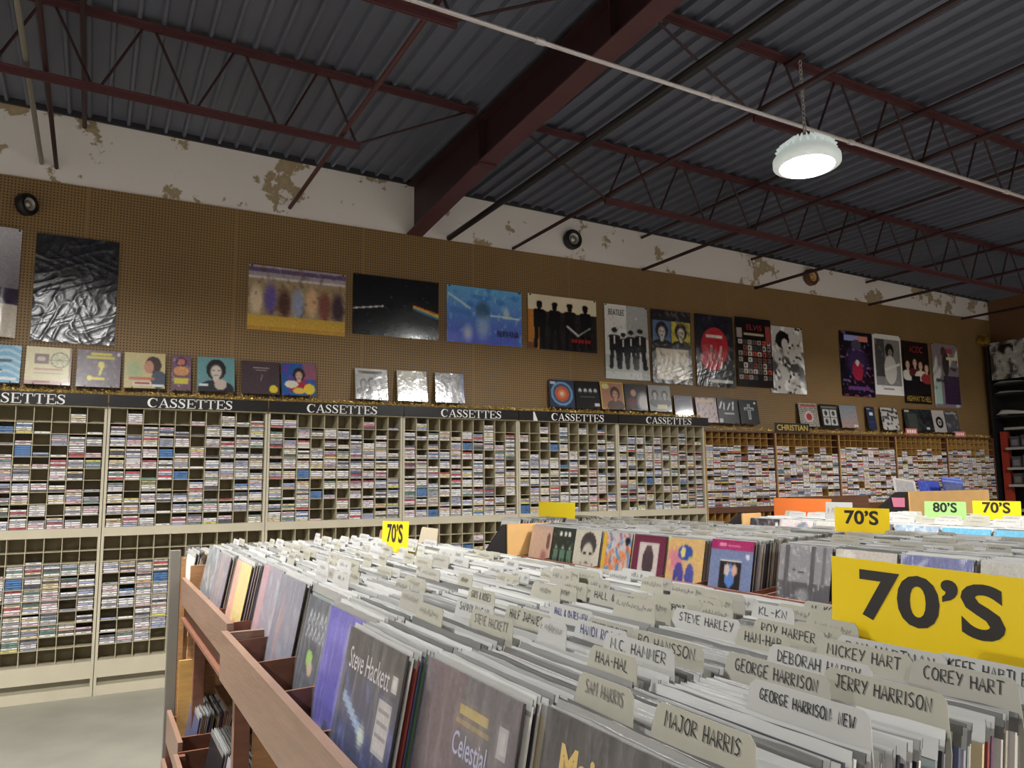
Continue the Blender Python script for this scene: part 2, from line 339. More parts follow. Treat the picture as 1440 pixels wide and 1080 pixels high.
# ------------------------------------------------------------------ art (generic printed designs as face colours)
def vn(u, v, s=1, seed=0):
    r = np.random.RandomState(seed); o = 0
    for k in range(5):
        a, b, p, q = r.uniform(-1, 1, 4); o = o+np.sin((a*u+b*v)*s*6.3*(1+k*.6)+p*6+1.3*np.sin((b*u-a*v)*s*5+q*6))/(1+k*.5)
    return o/2.6
class Art:
    def __init__(s, nu, nv, asp):
        U = (np.arange(nu)+.5)/nu; Vv = (np.arange(nv)+.5)/nv; s.u, s.v = np.meshgrid(U, Vv); s.asp = asp
        s.im = np.zeros((nv, nu, 3))
    def fill(s, c): s.im[:] = c
    def put(s, mk, c, a=1.0):
        mk = np.clip(mk.astype(float), 0, 1)*a; s.im = s.im*(1-mk[..., None])+np.array(c, float)*mk[..., None]
    def vgrad(s, c0, c1): s.im = np.array(c0, float)*(1-s.v[..., None])+np.array(c1, float)*s.v[..., None]
    def rect(s, u0, v0, u1, v1, c, a=1): s.put((s.u > u0) & (s.u < u1) & (s.v > v0) & (s.v < v1), c, a)
    def ell(s, cu, cv, ru, rv, c, a=1, soft=0, rot=0):
        x, y = s.u-cu, s.v-cv
        if rot: x, y = x*math.cos(rot)+y*math.sin(rot), -x*math.sin(rot)+y*math.cos(rot)
        d = np.sqrt((x/ru)**2+(y/rv)**2); s.put(np.clip((1-d)/soft, 0, 1) if soft else d < 1, c, a)
    def ring(s, cu, cv, r, w, c): d = np.hypot((s.u-cu)*s.asp, s.v-cv); s.put(np.abs(d-r) < w, c)
    def line(s, a, b, w, c):
        px, py = (s.u-a[0])*s.asp, s.v-a[1]; dx, dy = (b[0]-a[0])*s.asp, b[1]-a[1]; L2 = dx*dx+dy*dy
        t = np.clip((px*dx+py*dy)/L2, 0, 1); s.put(np.hypot(px-t*dx, py-t*dy) < w, c)
    def blot(s, sc, seed, th, c, a=1): s.put(np.clip((vn(s.u*s.asp, s.v, sc, seed)-th)*4, 0, 1), c, a)
    def figure(s, cu, base, h, c, skin=None, w=1):
        s.ell(cu, base+h*.9, h*.06*w/s.asp, h*.085, skin or c); s.ell(cu, base+h*.95, h*.07*w/s.asp, h*.06, c)
        s.rect(cu-h*.13*w/s.asp, base+h*.42, cu+h*.13*w/s.asp, base+h*.8, c); s.ell(cu, base+h*.78, h*.14*w/s.asp, h*.05, c)
        s.line((cu-h*.06*w/s.asp, base+h*.45), (cu-h*.09*w/s.asp, base), h*.045*w, c); s.line((cu+h*.06*w/s.asp, base+h*.45), (cu+h*.1*w/s.asp, base), h*.045*w, c)
    def head(s, cu, cv, r, hair, skin, shirt=None, soft=.3):
        if shirt: s.ell(cu, cv-2.1*r, 1.9*r/s.asp, 1.1*r, shirt)
        s.ell(cu, cv+.2*r, 1.05*r/s.asp, 1.2*r, hair); s.ell(cu, cv-.75*r, .35*r/s.asp, .6*r, skin); s.ell(cu, cv-.05*r, .72*r/s.asp, .95*r, skin, soft=soft)
        sk = np.array(skin)*.35; s.ell(cu-.28*r/s.asp, cv+.1*r, .14*r/s.asp, .07*r, sk); s.ell(cu+.28*r/s.asp, cv+.1*r, .14*r/s.asp, .07*r, sk); s.ell(cu, cv-.45*r, .22*r/s.asp, .07*r, np.array(skin)*.55)
def art_design(kind, nu, nv, asp, seed=0):
    A = Art(nu, nv, asp); u, v = A.u, A.v; r = random.Random(seed)
    if callable(kind): kind(A)
    im = A.im; p = np.pad(im, ((1, 1), (1, 1), (0, 0)), mode='edge')
    im = im*.55+(p[:-2, 1:-1]+p[2:, 1:-1]+p[1:-1, :-2]+p[1:-1, 2:])*.1125
    g = np.random.RandomState(nu*nv).normal(0, 4, im.shape[:2])+6*vn(A.u*asp, A.v, 9, 5)*vn(A.u*asp, A.v, 14, 8)
    return np.clip(im+g[..., None], 0, 255)
def painted_grid(mb, im, fn, mi=0):
    """fn(u,v)->point; adds a grid of coloured faces"""
    nv, nu, _ = im.shape; b = len(mb.v)
    for j in range(nv+1):
        for i in range(nu+1): mb.v.append(tuple(fn(i/nu, j/nv)))
    q = (im//4*4).astype(int)
    for j in range(nv):
        for i in range(nu):
            a = b+j*(nu+1)+i; mb.f.append((a, a+1, a+nu+2, a+nu+1)); mb.m.append(mi); mb.c.append(tuple(q[j, i]))

# ================================================================== ROOM
def zr(x): return 4.80-.022*x
XR, XL, YF = 12.95, -8.0, -14.0
mb = MB()
mb.box(XL-.2, XR+.2, 0, .15, 0, 4.195, mi=0)
P = [(XL-.2, .012, 4.195), (XR+.2, .012, 4.195), (XR+.2, .15, 4.195), (XL-.2, .15, 4.195), (XL-.2, .012, zr(XL)+.1), (XR+.2, .012, zr(XR)+.1), (XR+.2, .15, zr(XR)+.1), (XL-.2, .15, zr(XL)+.1)]
mb.hexa(P, mi=1)
struct(mb.build('wall_back', [mat_pegboard(), mat_plaster()]))
M_SIDEWALL = mat('brown_side_wall', (112, 78, 50), .6, noise=.06, nscale=3)
mb = MB(); mb.box(XR, XR+.15, YF, 0, 0, zr(XR)+.1); struct(mb.build('wall_right', M_SIDEWALL))
M_DRYWALL = mat('painted_drywall', (226, 222, 216), .8)
mb = MB(); mb.box(XL-.15, XL, YF, 0, 0, zr(XL)+.1); struct(mb.build('wall_left', M_DRYWALL))
mb = MB(); mb.box(XL-.2, XR+.2, YF-.15, YF, 0, zr(XL)+.1); struct(mb.build('wall_front', M_DRYWALL))
M_FLOOR = mat('sealed_concrete', (142, 139, 128), .38, noise=.14, nscale=2.2, bump=.04, bscale=6)
mb = MB(); mb.box(XL-.2, XR+.2, YF-.2, .15, -.1, 0); struct(mb.build('floor', M_FLOOR))
# corrugated steel roof deck, ribs running toward the back wall
mb = MB(); x = XL-.2; pts = []
while x < XR+.3:
    pts += [(x, .038), (x+.108, .038), (x+.118, 0), (x+.140, 0)]; x += .152
b = len(mb.v)
for (px, pz) in pts: mb.v += [(px, YF-.1, zr(px)+pz), (px, .1, zr(px)+pz)]
for i in range(len(pts)-1):
    mb.f.append((b+2*i, b+2*i+1, b+2*i+3, b+2*i+2)); mb.m.append(0); mb.c.append((80, 80, 84))
M_DECK = mat('grey_steel_deck', (98, 102, 117), .5, metal=.1, noise=.1, nscale=3, stretch=(1, .3, 1))
struct(mb.build('ceiling', M_DECK))
mb = MB(); mb.hexa([(XL, -.03, zr(XL)-.012), (XR, -.03, zr(XR)-.012), (XR, -.002, zr(XR)-.012), (XL, -.002, zr(XL)-.012), (XL, -.03, zr(XL)+.05), (XR, -.03, zr(XR)+.05), (XR, -.002, zr(XR)+.05), (XL, -.002, zr(XL)+.05)])
struct(mb.build('trim_1', mat('dark_deck_closure', (44, 42, 50), .6)))

# ------------------------------------------------------------------ roof steel
BX0, BX1, BXC = 2.76, 2.93, 2.845
def soff(y): return 4.19+.084*min(-y, 1.67)+(.042*(-y-1.67) if -y > 1.67 else 0)
beam = thing('roof_beam', (BXC, 0, 4.2), 'dark red tapered steel roof beam running from the back wall over the room', 'beam')
mb = MB(); ys = [0, -1.67, -4, -8, -13.9]
for a, b_ in zip(ys, ys[1:]):
    za, zb = soff(a)-4.2, soff(b_)-4.2
    mb.hexa([(BX0-BXC, b_, zb), (BX1-BXC, b_, zb), (BX1-BXC, a, za), (BX0-BXC, a, za), (BX0-BXC, b_, zb+.014), (BX1-BXC, b_, zb+.014), (BX1-BXC, a, za+.014), (BX0-BXC, a, za+.014)])
mb.build('bottom_flange', M_STEELRED, beam)
mb = MB(); zt = zr(BXC)-4.2-.004
for a, b_ in zip(ys, ys[1:]):
    za, zb = soff(a)-4.186, soff(b_)-4.186
    mb.hexa([(-.006, b_, zb), (.006, b_, zb), (.006, a, za), (-.006, a, za), (-.006, b_, zt), (.006, b_, zt), (.006, a, zt), (-.006, a, zt)])
mb.build('web', M_STEELDARK, beam)
mb = MB(); mb.box(-.085, .085, -13.9, 0, zt-.016, zt-.002); mb.build('top_flange', M_STEELDARK, beam)
for sy in (-1.70, -3.62):
    mb = MB(); mb.box(-.08, .08, sy-.008, sy+.008, soff(sy)-4.186, zt-.016); mb.build('stiffener', M_STEELDARK, beam)
mb = MB(); mb.box(-.083, .083, -1.72, -1.64, soff(-1.67)-4.2-.016, soff(-1.67)-4.2); mb.build('splice_plate', M_STEELRED, beam)

def joist(y, xa, xb, label, endgap_a=True, endgap_b=True):
    t = thing('bar_joist', (xa, y, zr(xa)), label, 'roof joist', 'open web roof joists')
    Lx = xb-xa; sl = -.022; D = .53
    def Z(x): return sl*x
    for nm, w, z0, xs, xe in (('top_chord', .09, -.006, 0, Lx), ('bottom_chord', .07, -D, 1.0 if endgap_a else 0, Lx-1.0 if endgap_b else Lx)):
        mb = MB()
        for s in (-1, 1):
            mb.bar((xs, s*.024, Z(xs)+z0-.004), (xe, s*.024, Z(xe)+z0-.004), .042, .007)
            mb.bar((xs, s*.008, Z(xs)+z0-.022), (xe, s*.008, Z(xe)+z0-.022), .008, .042)
        mb.build(nm, M_STEELRED, t)
    xs, xe = (.95 if endgap_a else 0)+.05, Lx-(.95 if endgap_b else 0)-.05
    n = max(2, round((xe-xs)/.62)); st = (xe-xs)/n
    me = None
    def web(a, b_):
        mb = MB(); mb.tube([a, b_], .0095, 6); mb.build('web_bar', M_STEELDARK, t)
    for i in range(n):
        x0 = xs+i*st; web((x0+.03, 0, Z(x0)-D+.01), (x0+st/2-.04, 0, Z(x0)-.05)); web((x0+st/2+.04, 0, Z(x0)-.05), (x0+st-.03, 0, Z(x0+st)-D+.01))
    if endgap_a: web((xs, 0, Z(xs)-D+.01), (.1, 0, Z(0)-.045))
    if endgap_b: web((xe, 0, Z(xe)-D+.01), (Lx-.1, 0, Z(Lx)-.045))
    return t
joist(-1.8, -6.5, 2.70, 'thin red bar joist nearest the back wall, left of the dark beam')
joist(-1.8, 2.99, 12.9, 'thin red bar joist nearest the back wall, right of the dark beam')
joist(-3.62, -6.5, 2.70, 'red bar joist carrying the pale conduit, left of the dark beam')
joist(-3.62, 2.99, 12.9, 'red bar joist the round lamp hangs from, right of the dark beam')
# bridging pipes running to the back wall
for (x, z, r, m, lab) in [(-.50, 4.345, .018, M_GREYEDGE, 'leftmost grey bridging pipe ending on the white wall'), (-.39, 4.325, .017, M_STEELDARK, 'dark bridging pipe just right of the leftmost grey one'),
        (1.565, 4.29, .019, M_STEELRED, 'red bridging pipe left of the roof beam'), (3.242, 4.225, .03, M_PIPEBLACK, 'thick black pipe just right of the roof beam'),
        (4.018, 4.215, .018, M_STEELDARK, 'thin dark bridging pipe left of the black round speaker'), (5.814, 4.19, .02, M_STEELDARK, 'dark bridging pipe right of the black round speaker'),
        (7.683, 4.165, .02, M_STEELDARK, 'dark bridging pipe left of the brown round speaker'), (9.964, 4.165, .02, M_STEELDARK, 'dark bridging pipe right of the brown round speaker'), (12.2, 4.16, .02, M_STEELDARK, 'dark low bridging pipe nearest the right corner')]:
    mb = MB(); mb.tube([(0, 0, 0), (0, -8.5, 0)], r, 8); o = mb.build('bridging_pipe', m); o.location = (x, .01, z); tag(o, lab, 'pipe', 'roof bridging pipes')
for (x, lab) in [(5.82, 'upper bridging pipe meeting the deck edge above the thin band pictures'), (7.65, 'upper bridging pipe meeting the deck edge left of the brown speaker'), (9.95, 'upper bridging pipe meeting the deck edge right of the brown speaker'), (-.2, 'upper bridging pipe meeting the deck edge near the left')]:
    mb = MB(); mb.tube([(0, 0, 0), (0, -8.5, 0)], .018, 8); o = mb.build('bridging_pipe', M_STEELDARK); o.location = (x, .01, zr(x)-.075); tag(o, lab, 'pipe', 'roof bridging pipes')
mb = MB(); mb.tube([(-6, 0, 4.40), (1.3, 0, 4.235), (4, 0, 4.165), (7.3, 0, 4.095), (12.8, 0, 3.98)], .014, 8)
for x, z in ((2.2, 4.212), (3.55, 4.177), (4.9, 4.146), (6.9, 4.104)): mb.tube([(x-.03, 0, z), (x+.03, 0, z)], .02, 8)
o = mb.build('conduit_pipe', M_CONDUIT, smooth=False); o.location = (0, -3.70, -.005); tag(o, 'long pale metal conduit crossing the ceiling under a red joist', 'conduit')

# ------------------------------------------------------------------ lamps
M_LENS = mat_emit('lamp_lens', (1, .985, .95), LAMP_POWER)
M_LAMPBODY = mat('glowing_prismatic_lamp_housing', (206, 212, 208), .4)
M_LAMPBODY.node_tree.nodes['Principled BSDF'].inputs['Emission Color'].default_value = (.9, 1, .96, 1)
M_LAMPBODY.node_tree.nodes['Principled BSDF'].inputs['Emission Strength'].default_value = .22
def lamp(x, y, tilt=(0, 0), label=''):
    LZ = 3.83
    t = thing('high_bay_lamp', (x, y, LZ), label, 'lamp', 'high bay lamps')
    t.rotation_euler = (tilt[0], tilt[1], 0)
    mb = MB(); mb.lathe([(.0, .17), (.06, .17), (.09, .158), (.135, .138), (.175, .095), (.2, .055), (.226, .022), (.226, -.018), (.19, -.036), (.178, -.036), (.172, .010), (.16, .014), (.0, .014)], 48)
    h = mb.build('housing', M_LAMPBODY, t, True)
    mb = MB()
    for k in range(24):
        a = 2*math.pi*k/24; c, s = math.cos(a), math.sin(a)
        mb.bar((.1*c, .1*s, .163), (.2*c, .2*s, .083), .007, .024)
    mb.build('cooling_fins', M_LAMPBODY, h)
    mb = MB(); mb.lathe([(0, -.006), (.13, -.005), (.158, -.001), (.158, .01)], 48)
    mb.build('lens', M_LENS, t, True)
    mb = MB(); zt = zr(x)-LZ-.07
    for k in range(int((zt-.16)/.034)):
        z = .165+k*.034; rx = math.pi/2 if k % 2 else 0
        T = Matrix.Translation((0, 0, z+.02)) @ Matrix.Rotation(rx, 4, 'Z')
        pts = [T @ Vector((.012*math.cos(a), 0, .024*math.sin(a))) for a in [2*math.pi*i/8 for i in range(9)]]
        mb.tube(pts, .0042, 5, caps=False)
    mb.build('chain', M_SILVER, t)
    mb = MB(); dy = -3.62-y if y > -5 else 0
    mb.box(-.02, .02, min(-.03, dy-.05 if dy < 0 else -.03), max(.03, dy-.05), zt, zt+.025); mb.build('hook', M_STEELDARK, t)
for i, (x, y) in enumerate(LAMPS):
    lamp(x, y, (-.05, .05) if i == 1 else (0, 0), 'glowing round high bay lamp on a chain, upper right of the view' if i == 1 else 'round high bay lamp outside the view, the rear row added for bounce light')

# ------------------------------------------------------------------ round speakers
def speaker(x, z, r, label, dark=True, yaw=0):
    t = thing('round_speaker', (x, -.0, z), label, 'speaker', 'round wall speakers')
    T = Matrix.Translation((0, -.002, 0)) @ Matrix.Rotation(math.pi/2, 4, 'X')
    mb = MB(); mb.lathe([(0, 0), (r, 0), (r, .05), (r*.92, .065), (r*.6, .055), (r*.55, .04), (0, .04)], 32, T); mb.build('rim', M_PIPEBLACK if dark else M_DARKWOOD, t, True)
    mb = MB(); mb.lathe([(r*.58, .052), (r*.3, .03), (r*.24, .045), (0, .055)], 28, Matrix.Translation((0, -.006, 0)) @ T); mb.build('cone', M_SILVER if dark else M_TAN, t, True)
    t.rotation_euler = (0, 0, yaw); t.location.y -= r*abs(math.sin(yaw))+.004
    if yaw: mb = MB(); mb.tube([(0, .0, 0), (math.sin(yaw)*.07, math.cos(yaw)*.07, 0)], .02, 8); mb.build('bracket', M_PIPEBLACK, t)
speaker(4.781, 4.414, .115, 'round black speaker with silver cone on the white wall')
speaker(8.731, 4.43, .12, 'round brown speaker high on the wall near the right', False)
speaker(-.60, 3.936, .092, 'round black speaker with silver cone on the brown board, far left', True, .85)

# ================================================================== CASSETTE RACKS
UW = 1.278; UX0 = .094; DEP = .22; RP = .0924
def rack_rows(wood):
    up_ = [2.145-RP*k for k in range(10)]
    lo_ = [1.124-RP*k for k in range(10)]
    return up_, lo_
CASS = []    # (x centre, z base, rack index, column, row, section, position, n)
def cubby(name, x0, w, wood, label, idx):
    t = thing(name, (x0, 0, 0), label, 'cassette rack', 'wooden cassette racks' if wood else 'cream cassette racks')
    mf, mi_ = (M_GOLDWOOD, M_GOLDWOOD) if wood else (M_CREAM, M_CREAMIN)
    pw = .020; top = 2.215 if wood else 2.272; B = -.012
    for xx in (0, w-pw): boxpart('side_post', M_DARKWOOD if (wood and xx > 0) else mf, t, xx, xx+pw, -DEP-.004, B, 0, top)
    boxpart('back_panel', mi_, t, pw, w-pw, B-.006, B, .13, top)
    n = 10; cw = (w-2*pw)/n; up_, lo_ = rack_rows(wood)
    mb = MB()
    for k in range(1, n): mb.box(pw+k*cw-.0025, pw+k*cw+.0025, -DEP+.004, B-.006, .2665, 1.232); mb.box(pw+k*cw-.0025, pw+k*cw+.0025, -DEP+.004, B-.006, 1.303, top-.002)
    for z in up_[:-1]+lo_[:-1]: mb.box(pw, w-pw, -DEP+.008, B-.006, z-.0022, z+.0022)
    mb.build('cubby_grid', mf if wood else mat('cubby_dividers', (186, 176, 148), .5), t)
    boxpart('middle_rail', M_DARKWOOD if wood else mf, t, pw, w-pw, -DEP-.002, B-.006, 1.233, 1.303)
    boxpart('kick_panel', mf, t, pw, w-pw, -DEP-.002, -DEP+.02, .136, .266)
    boxpart('bottom_board', mf, t, pw, w-pw, -DEP+.02, B-.006, .25, .266)
    boxpart('plinth', mf, t, pw, w-pw, -DEP-.002, -DEP+.02, .0, .075)
    boxpart('recess_board', mat('shadowed_recess_board', (150, 143, 122), .6), t, pw, w-pw, -DEP+.04, -DEP+.055, 0, .25)  # darker cream, with the shade of the recess put into its colour
    boxpart('top_board', M_DARKWOOD if wood else mf, t, 0, w, -DEP-.004, B, top, top+.02)
    rnd = random.Random(100+idx)
    for c in range(n):
        full = rnd.random()
        for sec, rows in ((0, [2.2679]+up_[:0]+up_), (1, [1.2205]+lo_)):
            pass
        for r_, z in enumerate(up_):
            if wood: p = 0 if r_ < 2 else (.75 if r_ == 2 else .985)
            else: p = [.45, .72, .86, .9, .92, .92, .92, .9, .9, .92][r_]
            if not wood and r_ == 0 and idx in (3, 5): p = .2
            base = (1.303 if r_ == 9 else up_[r_+1]) if False else z
            # floor of cell r_ is line z of this row (the last one sits on the rail)
            fl = 1.3035 if r_ == 9 else z+.0025
            m = rnd.choice([1, 2, 3, 4, 4, 4, 5, 5]) if not wood else rnd.choice([3, 4, 4, 5, 5])
            if rnd.random() < p:
                if 3 < r_ and rnd.random() < .3: m = max(m, 4)
                for k in range(m): CASS.append((x0+pw+(c+.5)*cw, fl+k*(.0178 if wood else .0172), idx, c, r_, 0, k, m, cw, wood))
        for r_, z in enumerate(lo_):
            fl = .267 if r_ == 9 else z+.0025
            p = [.0, .25, .8, .93, .95, .95, .93, .9, .3, .03][r_]
            if wood: p = [0, .6, .9, .9, .9, .9, .9, .9, .9, .9][r_]
            m = rnd.choice([1, 3, 4, 5, 5, 5]) if full > .35 else 5
            if rnd.random() < p:
                for k in range(m): CASS.append((x0+pw+(c+.5)*cw, fl+k*.0172, idx, c, r_, 1, k, m, cw, wood))
    return t
RNAME = ['leftmost cream rack', 'second cream rack', 'third cream rack', 'fourth cream rack', 'fifth cream rack', 'sixth cream rack']
for i in range(7):
    cubby('cassette_rack', UX0+(i-1)*UW+.0025, UW-.005, False, ['cream cassette rack cut off by the left edge of the view', 'cream cassette rack second from the left, below an all visible sign', 'cream cassette rack third from the left, partly behind the farthest record stack', 'cream cassette rack fourth from the left, above the black sloped end panel', 'cream cassette rack fifth from the left, behind a blank yellow sign', 'cream cassette rack sixth from the left, touching the wooden ones', 'cream cassette rack nearest the wooden ones, seventh from the left'][i], i) if i < 7 and i != 6 else None
WX0 = UX0+5*UW+.004; WW = 1.182
for i in range(5):
    cubby('wooden_cassette_rack', WX0+i*WW, WW-.002, True, ['leftmost golden wood cassette rack, beside the cream racks', 'golden wood cassette rack below the gold lettered sign', 'golden wood cassette rack third from the left', 'golden wood cassette rack fourth from the left, partly emptied in the middle', 'golden wood cassette rack in the right corner'][i], 10+i)

SPC = [((236, 232, 231), 'white', 28), ((222, 217, 221), 'pale grey', 16), ((222, 186, 194), 'pink', 8), ((168, 166, 176), 'grey', 10), ((92, 90, 98), 'dark grey', 7), ((164, 170, 200), 'lilac blue', 8),
       ((88, 128, 180), 'blue', 1.3), ((222, 206, 170), 'cream', 9), ((214, 204, 120), 'yellow', 1.2), ((190, 84, 92), 'red', 3), ((112, 140, 128), 'green', 3), ((206, 166, 134), 'orange', 1.2)]
SPW = [s[2] for s in SPC]
def cass_geo(mb, x, z, spi, rnd, dy=0):
    c = SPC[spi][0]; w = .0545; y0, y1 = -.196+dy, -.127+dy; h = .0164
    jx, jy = rnd.uniform(-.002, .002), rnd.uniform(-.005, .004)
    body = tuple(int(18+.13*q) for q in c)
    mb.box(x-w+jx, x+w+jx, y0+jy, y1+jy, z, z+h, c=body)
    lf = y0+jy-.0004; s = tuple(int(q) for q in c)
    mb.face([(x-w+jx+.001, lf, z+.0018), (x+w+jx-.001, lf, z+.0018), (x+w+jx-.001, lf, z+.0148), (x-w+jx+.001, lf, z+.0148)], s)
    d = tuple(int(q*.45) for q in c); a, b_ = sorted((rnd.uniform(-.7, .7), rnd.uniform(-.7, .8)))
    mb.face([(x+w*a+jx, lf-.0002, z+.006), (x+w*b_+jx, lf-.0002, z+.006), (x+w*b_+jx, lf-.0002, z+.0108), (x+w*a+jx, lf-.0002, z+.0108)], d)
rc = random.Random(5)
def hidden(x, y): return (x > 236 and y > 755) or (x > 660 and y > 730)
cl = []
for c in CASS:
    px, py, pz = project((c[0], -.2, c[1]))
    vis = -12 < px < 1452 and py < 1085 and not hidden(px, py)
    cl.append((pz if vis else pz+100, c))
cl.sort(key=lambda q: q[0])
CM = []
for i in range(len(SPC)):
    for k in range(2):
        mb = MB(); cass_geo(mb, 0, 0, i, random.Random(i*7+k)); CM.append(mb.mesh('cassette', M_SPINES))
stuff = MB(); nlast = {}
bw = ['bottom', 'second', 'third', 'fourth', 'fifth']
for n, (pz, c) in enumerate(cl):
    x, z, idx, col, row, sec, k, m, cw, wood = c
    spi = rc.choices(range(len(SPC)), SPW)[0]
    if col*7+row*3+idx in (31, 44) and not wood: spi = 6
    if n < 300:
        o = link('cassette', CM[spi*2+rc.randrange(2)]); o.location = (x, 0, z)
        posn = 'alone in cubby' if m == 1 else ('bottom of pile' if k == 0 else ('top of pile' if k == m-1 else bw[k]+' in pile'))
        tag(o, f"{SPC[spi][1]} cassette, {posn}, {ONES[9-col]} column from right, {ordn(row+2)} {'upper' if sec == 0 else 'lower'} row, {RNAME[idx]}", 'cassette', 'cassettes in the cream racks')
    else: cass_geo(stuff, x, z, spi, rc, -.018 if wood else 0)
o = stuff.build('cassettes', M_SPINES); tag(o, 'rows of cassettes filling the farther cubbies of all the wall racks', 'cassettes', kind='stuff')

# ------------------------------------------------------------------ black signs on the racks
tx = [(-.88, -.207), (.387, 1.068), (1.715, 2.388), (3.045, 3.726), (4.33, 5.017), (5.603, 6.282)]
sl = ['black sign strip with white serif capitals, cut by the left edge', 'black sign strip with white serif capitals, second from the left', 'black sign strip with white serif capitals, third from the left', 'black sign strip with white serif capitals, fourth from the left', 'black sign strip with white serif capitals, fifth, beside a torn white corner', 'black sign strip with white serif capitals, nearest the wooden racks']
for i in range(6):
    x0 = UX0+(i-1)*UW; x1 = x0+UW+(.06 if i == 5 else 0)
    t = thing('cassettes_sign', (x0, -DEP-.004, 2.272), sl[i], 'sign', 'black rack header signs')
    boxpart('sign_board', M_GLOSSBLACK, t, .006, x1-x0-.004, -.02, -.0005, 0, .106)
    mb = MB(); serif_word(mb, 'CASSETTES', (tx[i][0]-x0, -.0215, .013), (1, 0, 0), (0, 0, 1), tx[i][1]-tx[i][0], .08); mb.build('lettering', M_WHITEINK, t)
    mb = MB(); mb.bar((.006, -.0208, .001), (x1-x0-.004, -.0208, .001), .002, .006); mb.build('edge_strip', M_CREAMIN, t)
t = thing('genre_sign', (7.66, -.235, 2.236), 'small dark sign with gold capitals standing on a wooden rack', 'sign')
boxpart('sign_board', M_BLACK, t, 0, .62, -.008, 0, 0, .115)
mb = MB(); put_font(mb, 'CHRISTIAN', (.03, -.0092, .018), (1, 0, 0), (0, 0, 1), .56, .075, .02); mb.build('lettering', M_GOLDINK, t)
mb = MB(); mb.face([(4.10, -.2265-.004-.02, 2.276), (4.155, -.2265-.004-.02, 2.276), (4.115, -.2505, 2.37), (4.1, -.2505, 2.372)]); 
mb.v = [(a-4.1, b_+.2505, c_-2.276) for a, b_, c_ in mb.v]; o = mb.build('torn_paper', M_WHITEINK); o.location = (4.1, -.2515, 2.276); tag(o, 'torn white paper corner stuck between two black signs', 'paper')

# ------------------------------------------------------------------ tinsel
def garland(x0, x1, y, z, n, label, seed, sp=.03):
    mb = MB(); r = random.Random(seed)
    for i in range(n):
        x = r.uniform(x0, x1); c = Vector((x, y+r.gauss(0, .012), z+abs(r.gauss(0, .014)))); d = Vector((r.uniform(-1, 1), r.uniform(-1, 1), r.uniform(-.6, .8))).normalized()*r.uniform(.5, 1)*sp
        s = d.cross(Vector((r.uniform(-1, 1), r.uniform(-1, 1), r.uniform(-1, 1)))).normalized()*.004
        mb.face([c-d/2-s, c+d/2-s, c+d/2+s, c-d/2+s])
    o = mb.build('tinsel_garland', M_GOLD); tag(o, label, 'garland', 'gold tinsel garlands'); return o
garland(-1.2, 6.45, -.2, 2.387, 2600, 'gold tinsel garland lying along the tops of the black signs', 1)
garland(6.6, 12.4, -.19, 2.25, 1100, 'gold tinsel garland lying along the tops of the wooden racks', 2)
mb = MB(); r = random.Random(3)
for i in range(150):
    d = Vector((r.gauss(0, 1), r.gauss(0, 1), r.gauss(0, 1))).normalized(); s = d.orthogonal().normalized()*.012
    mb.face([d*.02-s, d*.1-s*.4, d*.1+s*.4, d*.02+s])
o = mb.build('tinsel_bow', M_GOLD); o.location = (12.56, -.10, 3.82); tag(o, 'gold tinsel bow hanging in the right corner', 'decoration')

# ================================================================== POSTERS
def A_city(A):
    A.vgrad((60, 52, 60), (178, 176, 186)); A.rect(0, 0, 1, .3, (176, 168, 158)); A.rect(0, .3, 1, .44, (52, 44, 62)); A.rect(.2, .44, .42, .72, (96, 84, 88)); A.rect(.5, .44, .74, .8, (70, 60, 70)); A.rect(.3, .46, .36, .6, (200, 170, 90)); A.blot(3, 4, .5, (210, 206, 204), .5)
def A_dark(A):
    A.vgrad((32, 32, 40), (20, 20, 32)); A.blot(2, 9, .35, (58, 58, 74), .6); A.ell(.5, .45, .35, .25, (52, 52, 62), .5, soft=.6)
def A_bench(A):
    A.fill((150, 130, 102)); A.rect(0, .78, 1, 1, (150, 140, 150)); A.rect(0, .9, 1, .96, (92, 76, 110)); A.rect(0, .8, 1, .83, (196, 188, 180)); A.blot(4, 3, .4, (110, 90, 74), .4)
    for i, b_ in enumerate([(204, 186, 160), (92, 78, 150), (76, 48, 46), (140, 150, 184), (206, 170, 134), (120, 70, 66), (60, 44, 60)]): A.ell(.08+i*.14, .46+.04*math.sin(i*2), .085, .3, b_, .9, soft=.5)
    A.blot(3, 12, .45, (60, 40, 42), .35); A.blot(4, 21, .6, (226, 200, 170), .3)
    A.rect(0, 0, 1, .23, (186, 150, 66)); A.rect(0, 0, 1, .07, (170, 132, 60))
def A_black_band(A):
    A.vgrad((22, 24, 28), (10, 10, 16)); A.line((-.02, .42), (.34, .5), .012, (196, 196, 200))
    for k, c in enumerate([(196, 84, 40), (214, 150, 60), (206, 200, 90), (90, 150, 120), (70, 100, 170)]): A.line((.7, .56-.016*k), (1.02, .44-.024*k), .012, c)
    A.blot(3, 8, .6, (52, 56, 60), .5)
def A_water(A):
    A.vgrad((84, 92, 190), (96, 160, 208)); A.blot(3, 5, .25, (66, 116, 186), .7); A.blot(6, 6, .45, (150, 190, 220), .5)
    A.ell(.47, .6, .12, .2, (56, 84, 110), .8, soft=.5); A.ell(.47, .3, .12, .3, (160, 186, 214), .7, soft=.7); A.ell(.27, .18, .09, .2, (214, 220, 236), .7, soft=.8); A.line((.02, .85), (.3, .62), .02, (170, 196, 214)); A.line((.58, .52), (.95, .5), .02, (176, 202, 220)); A.ell(.78, .6, .06, .13, (200, 214, 226), .7, soft=.7)
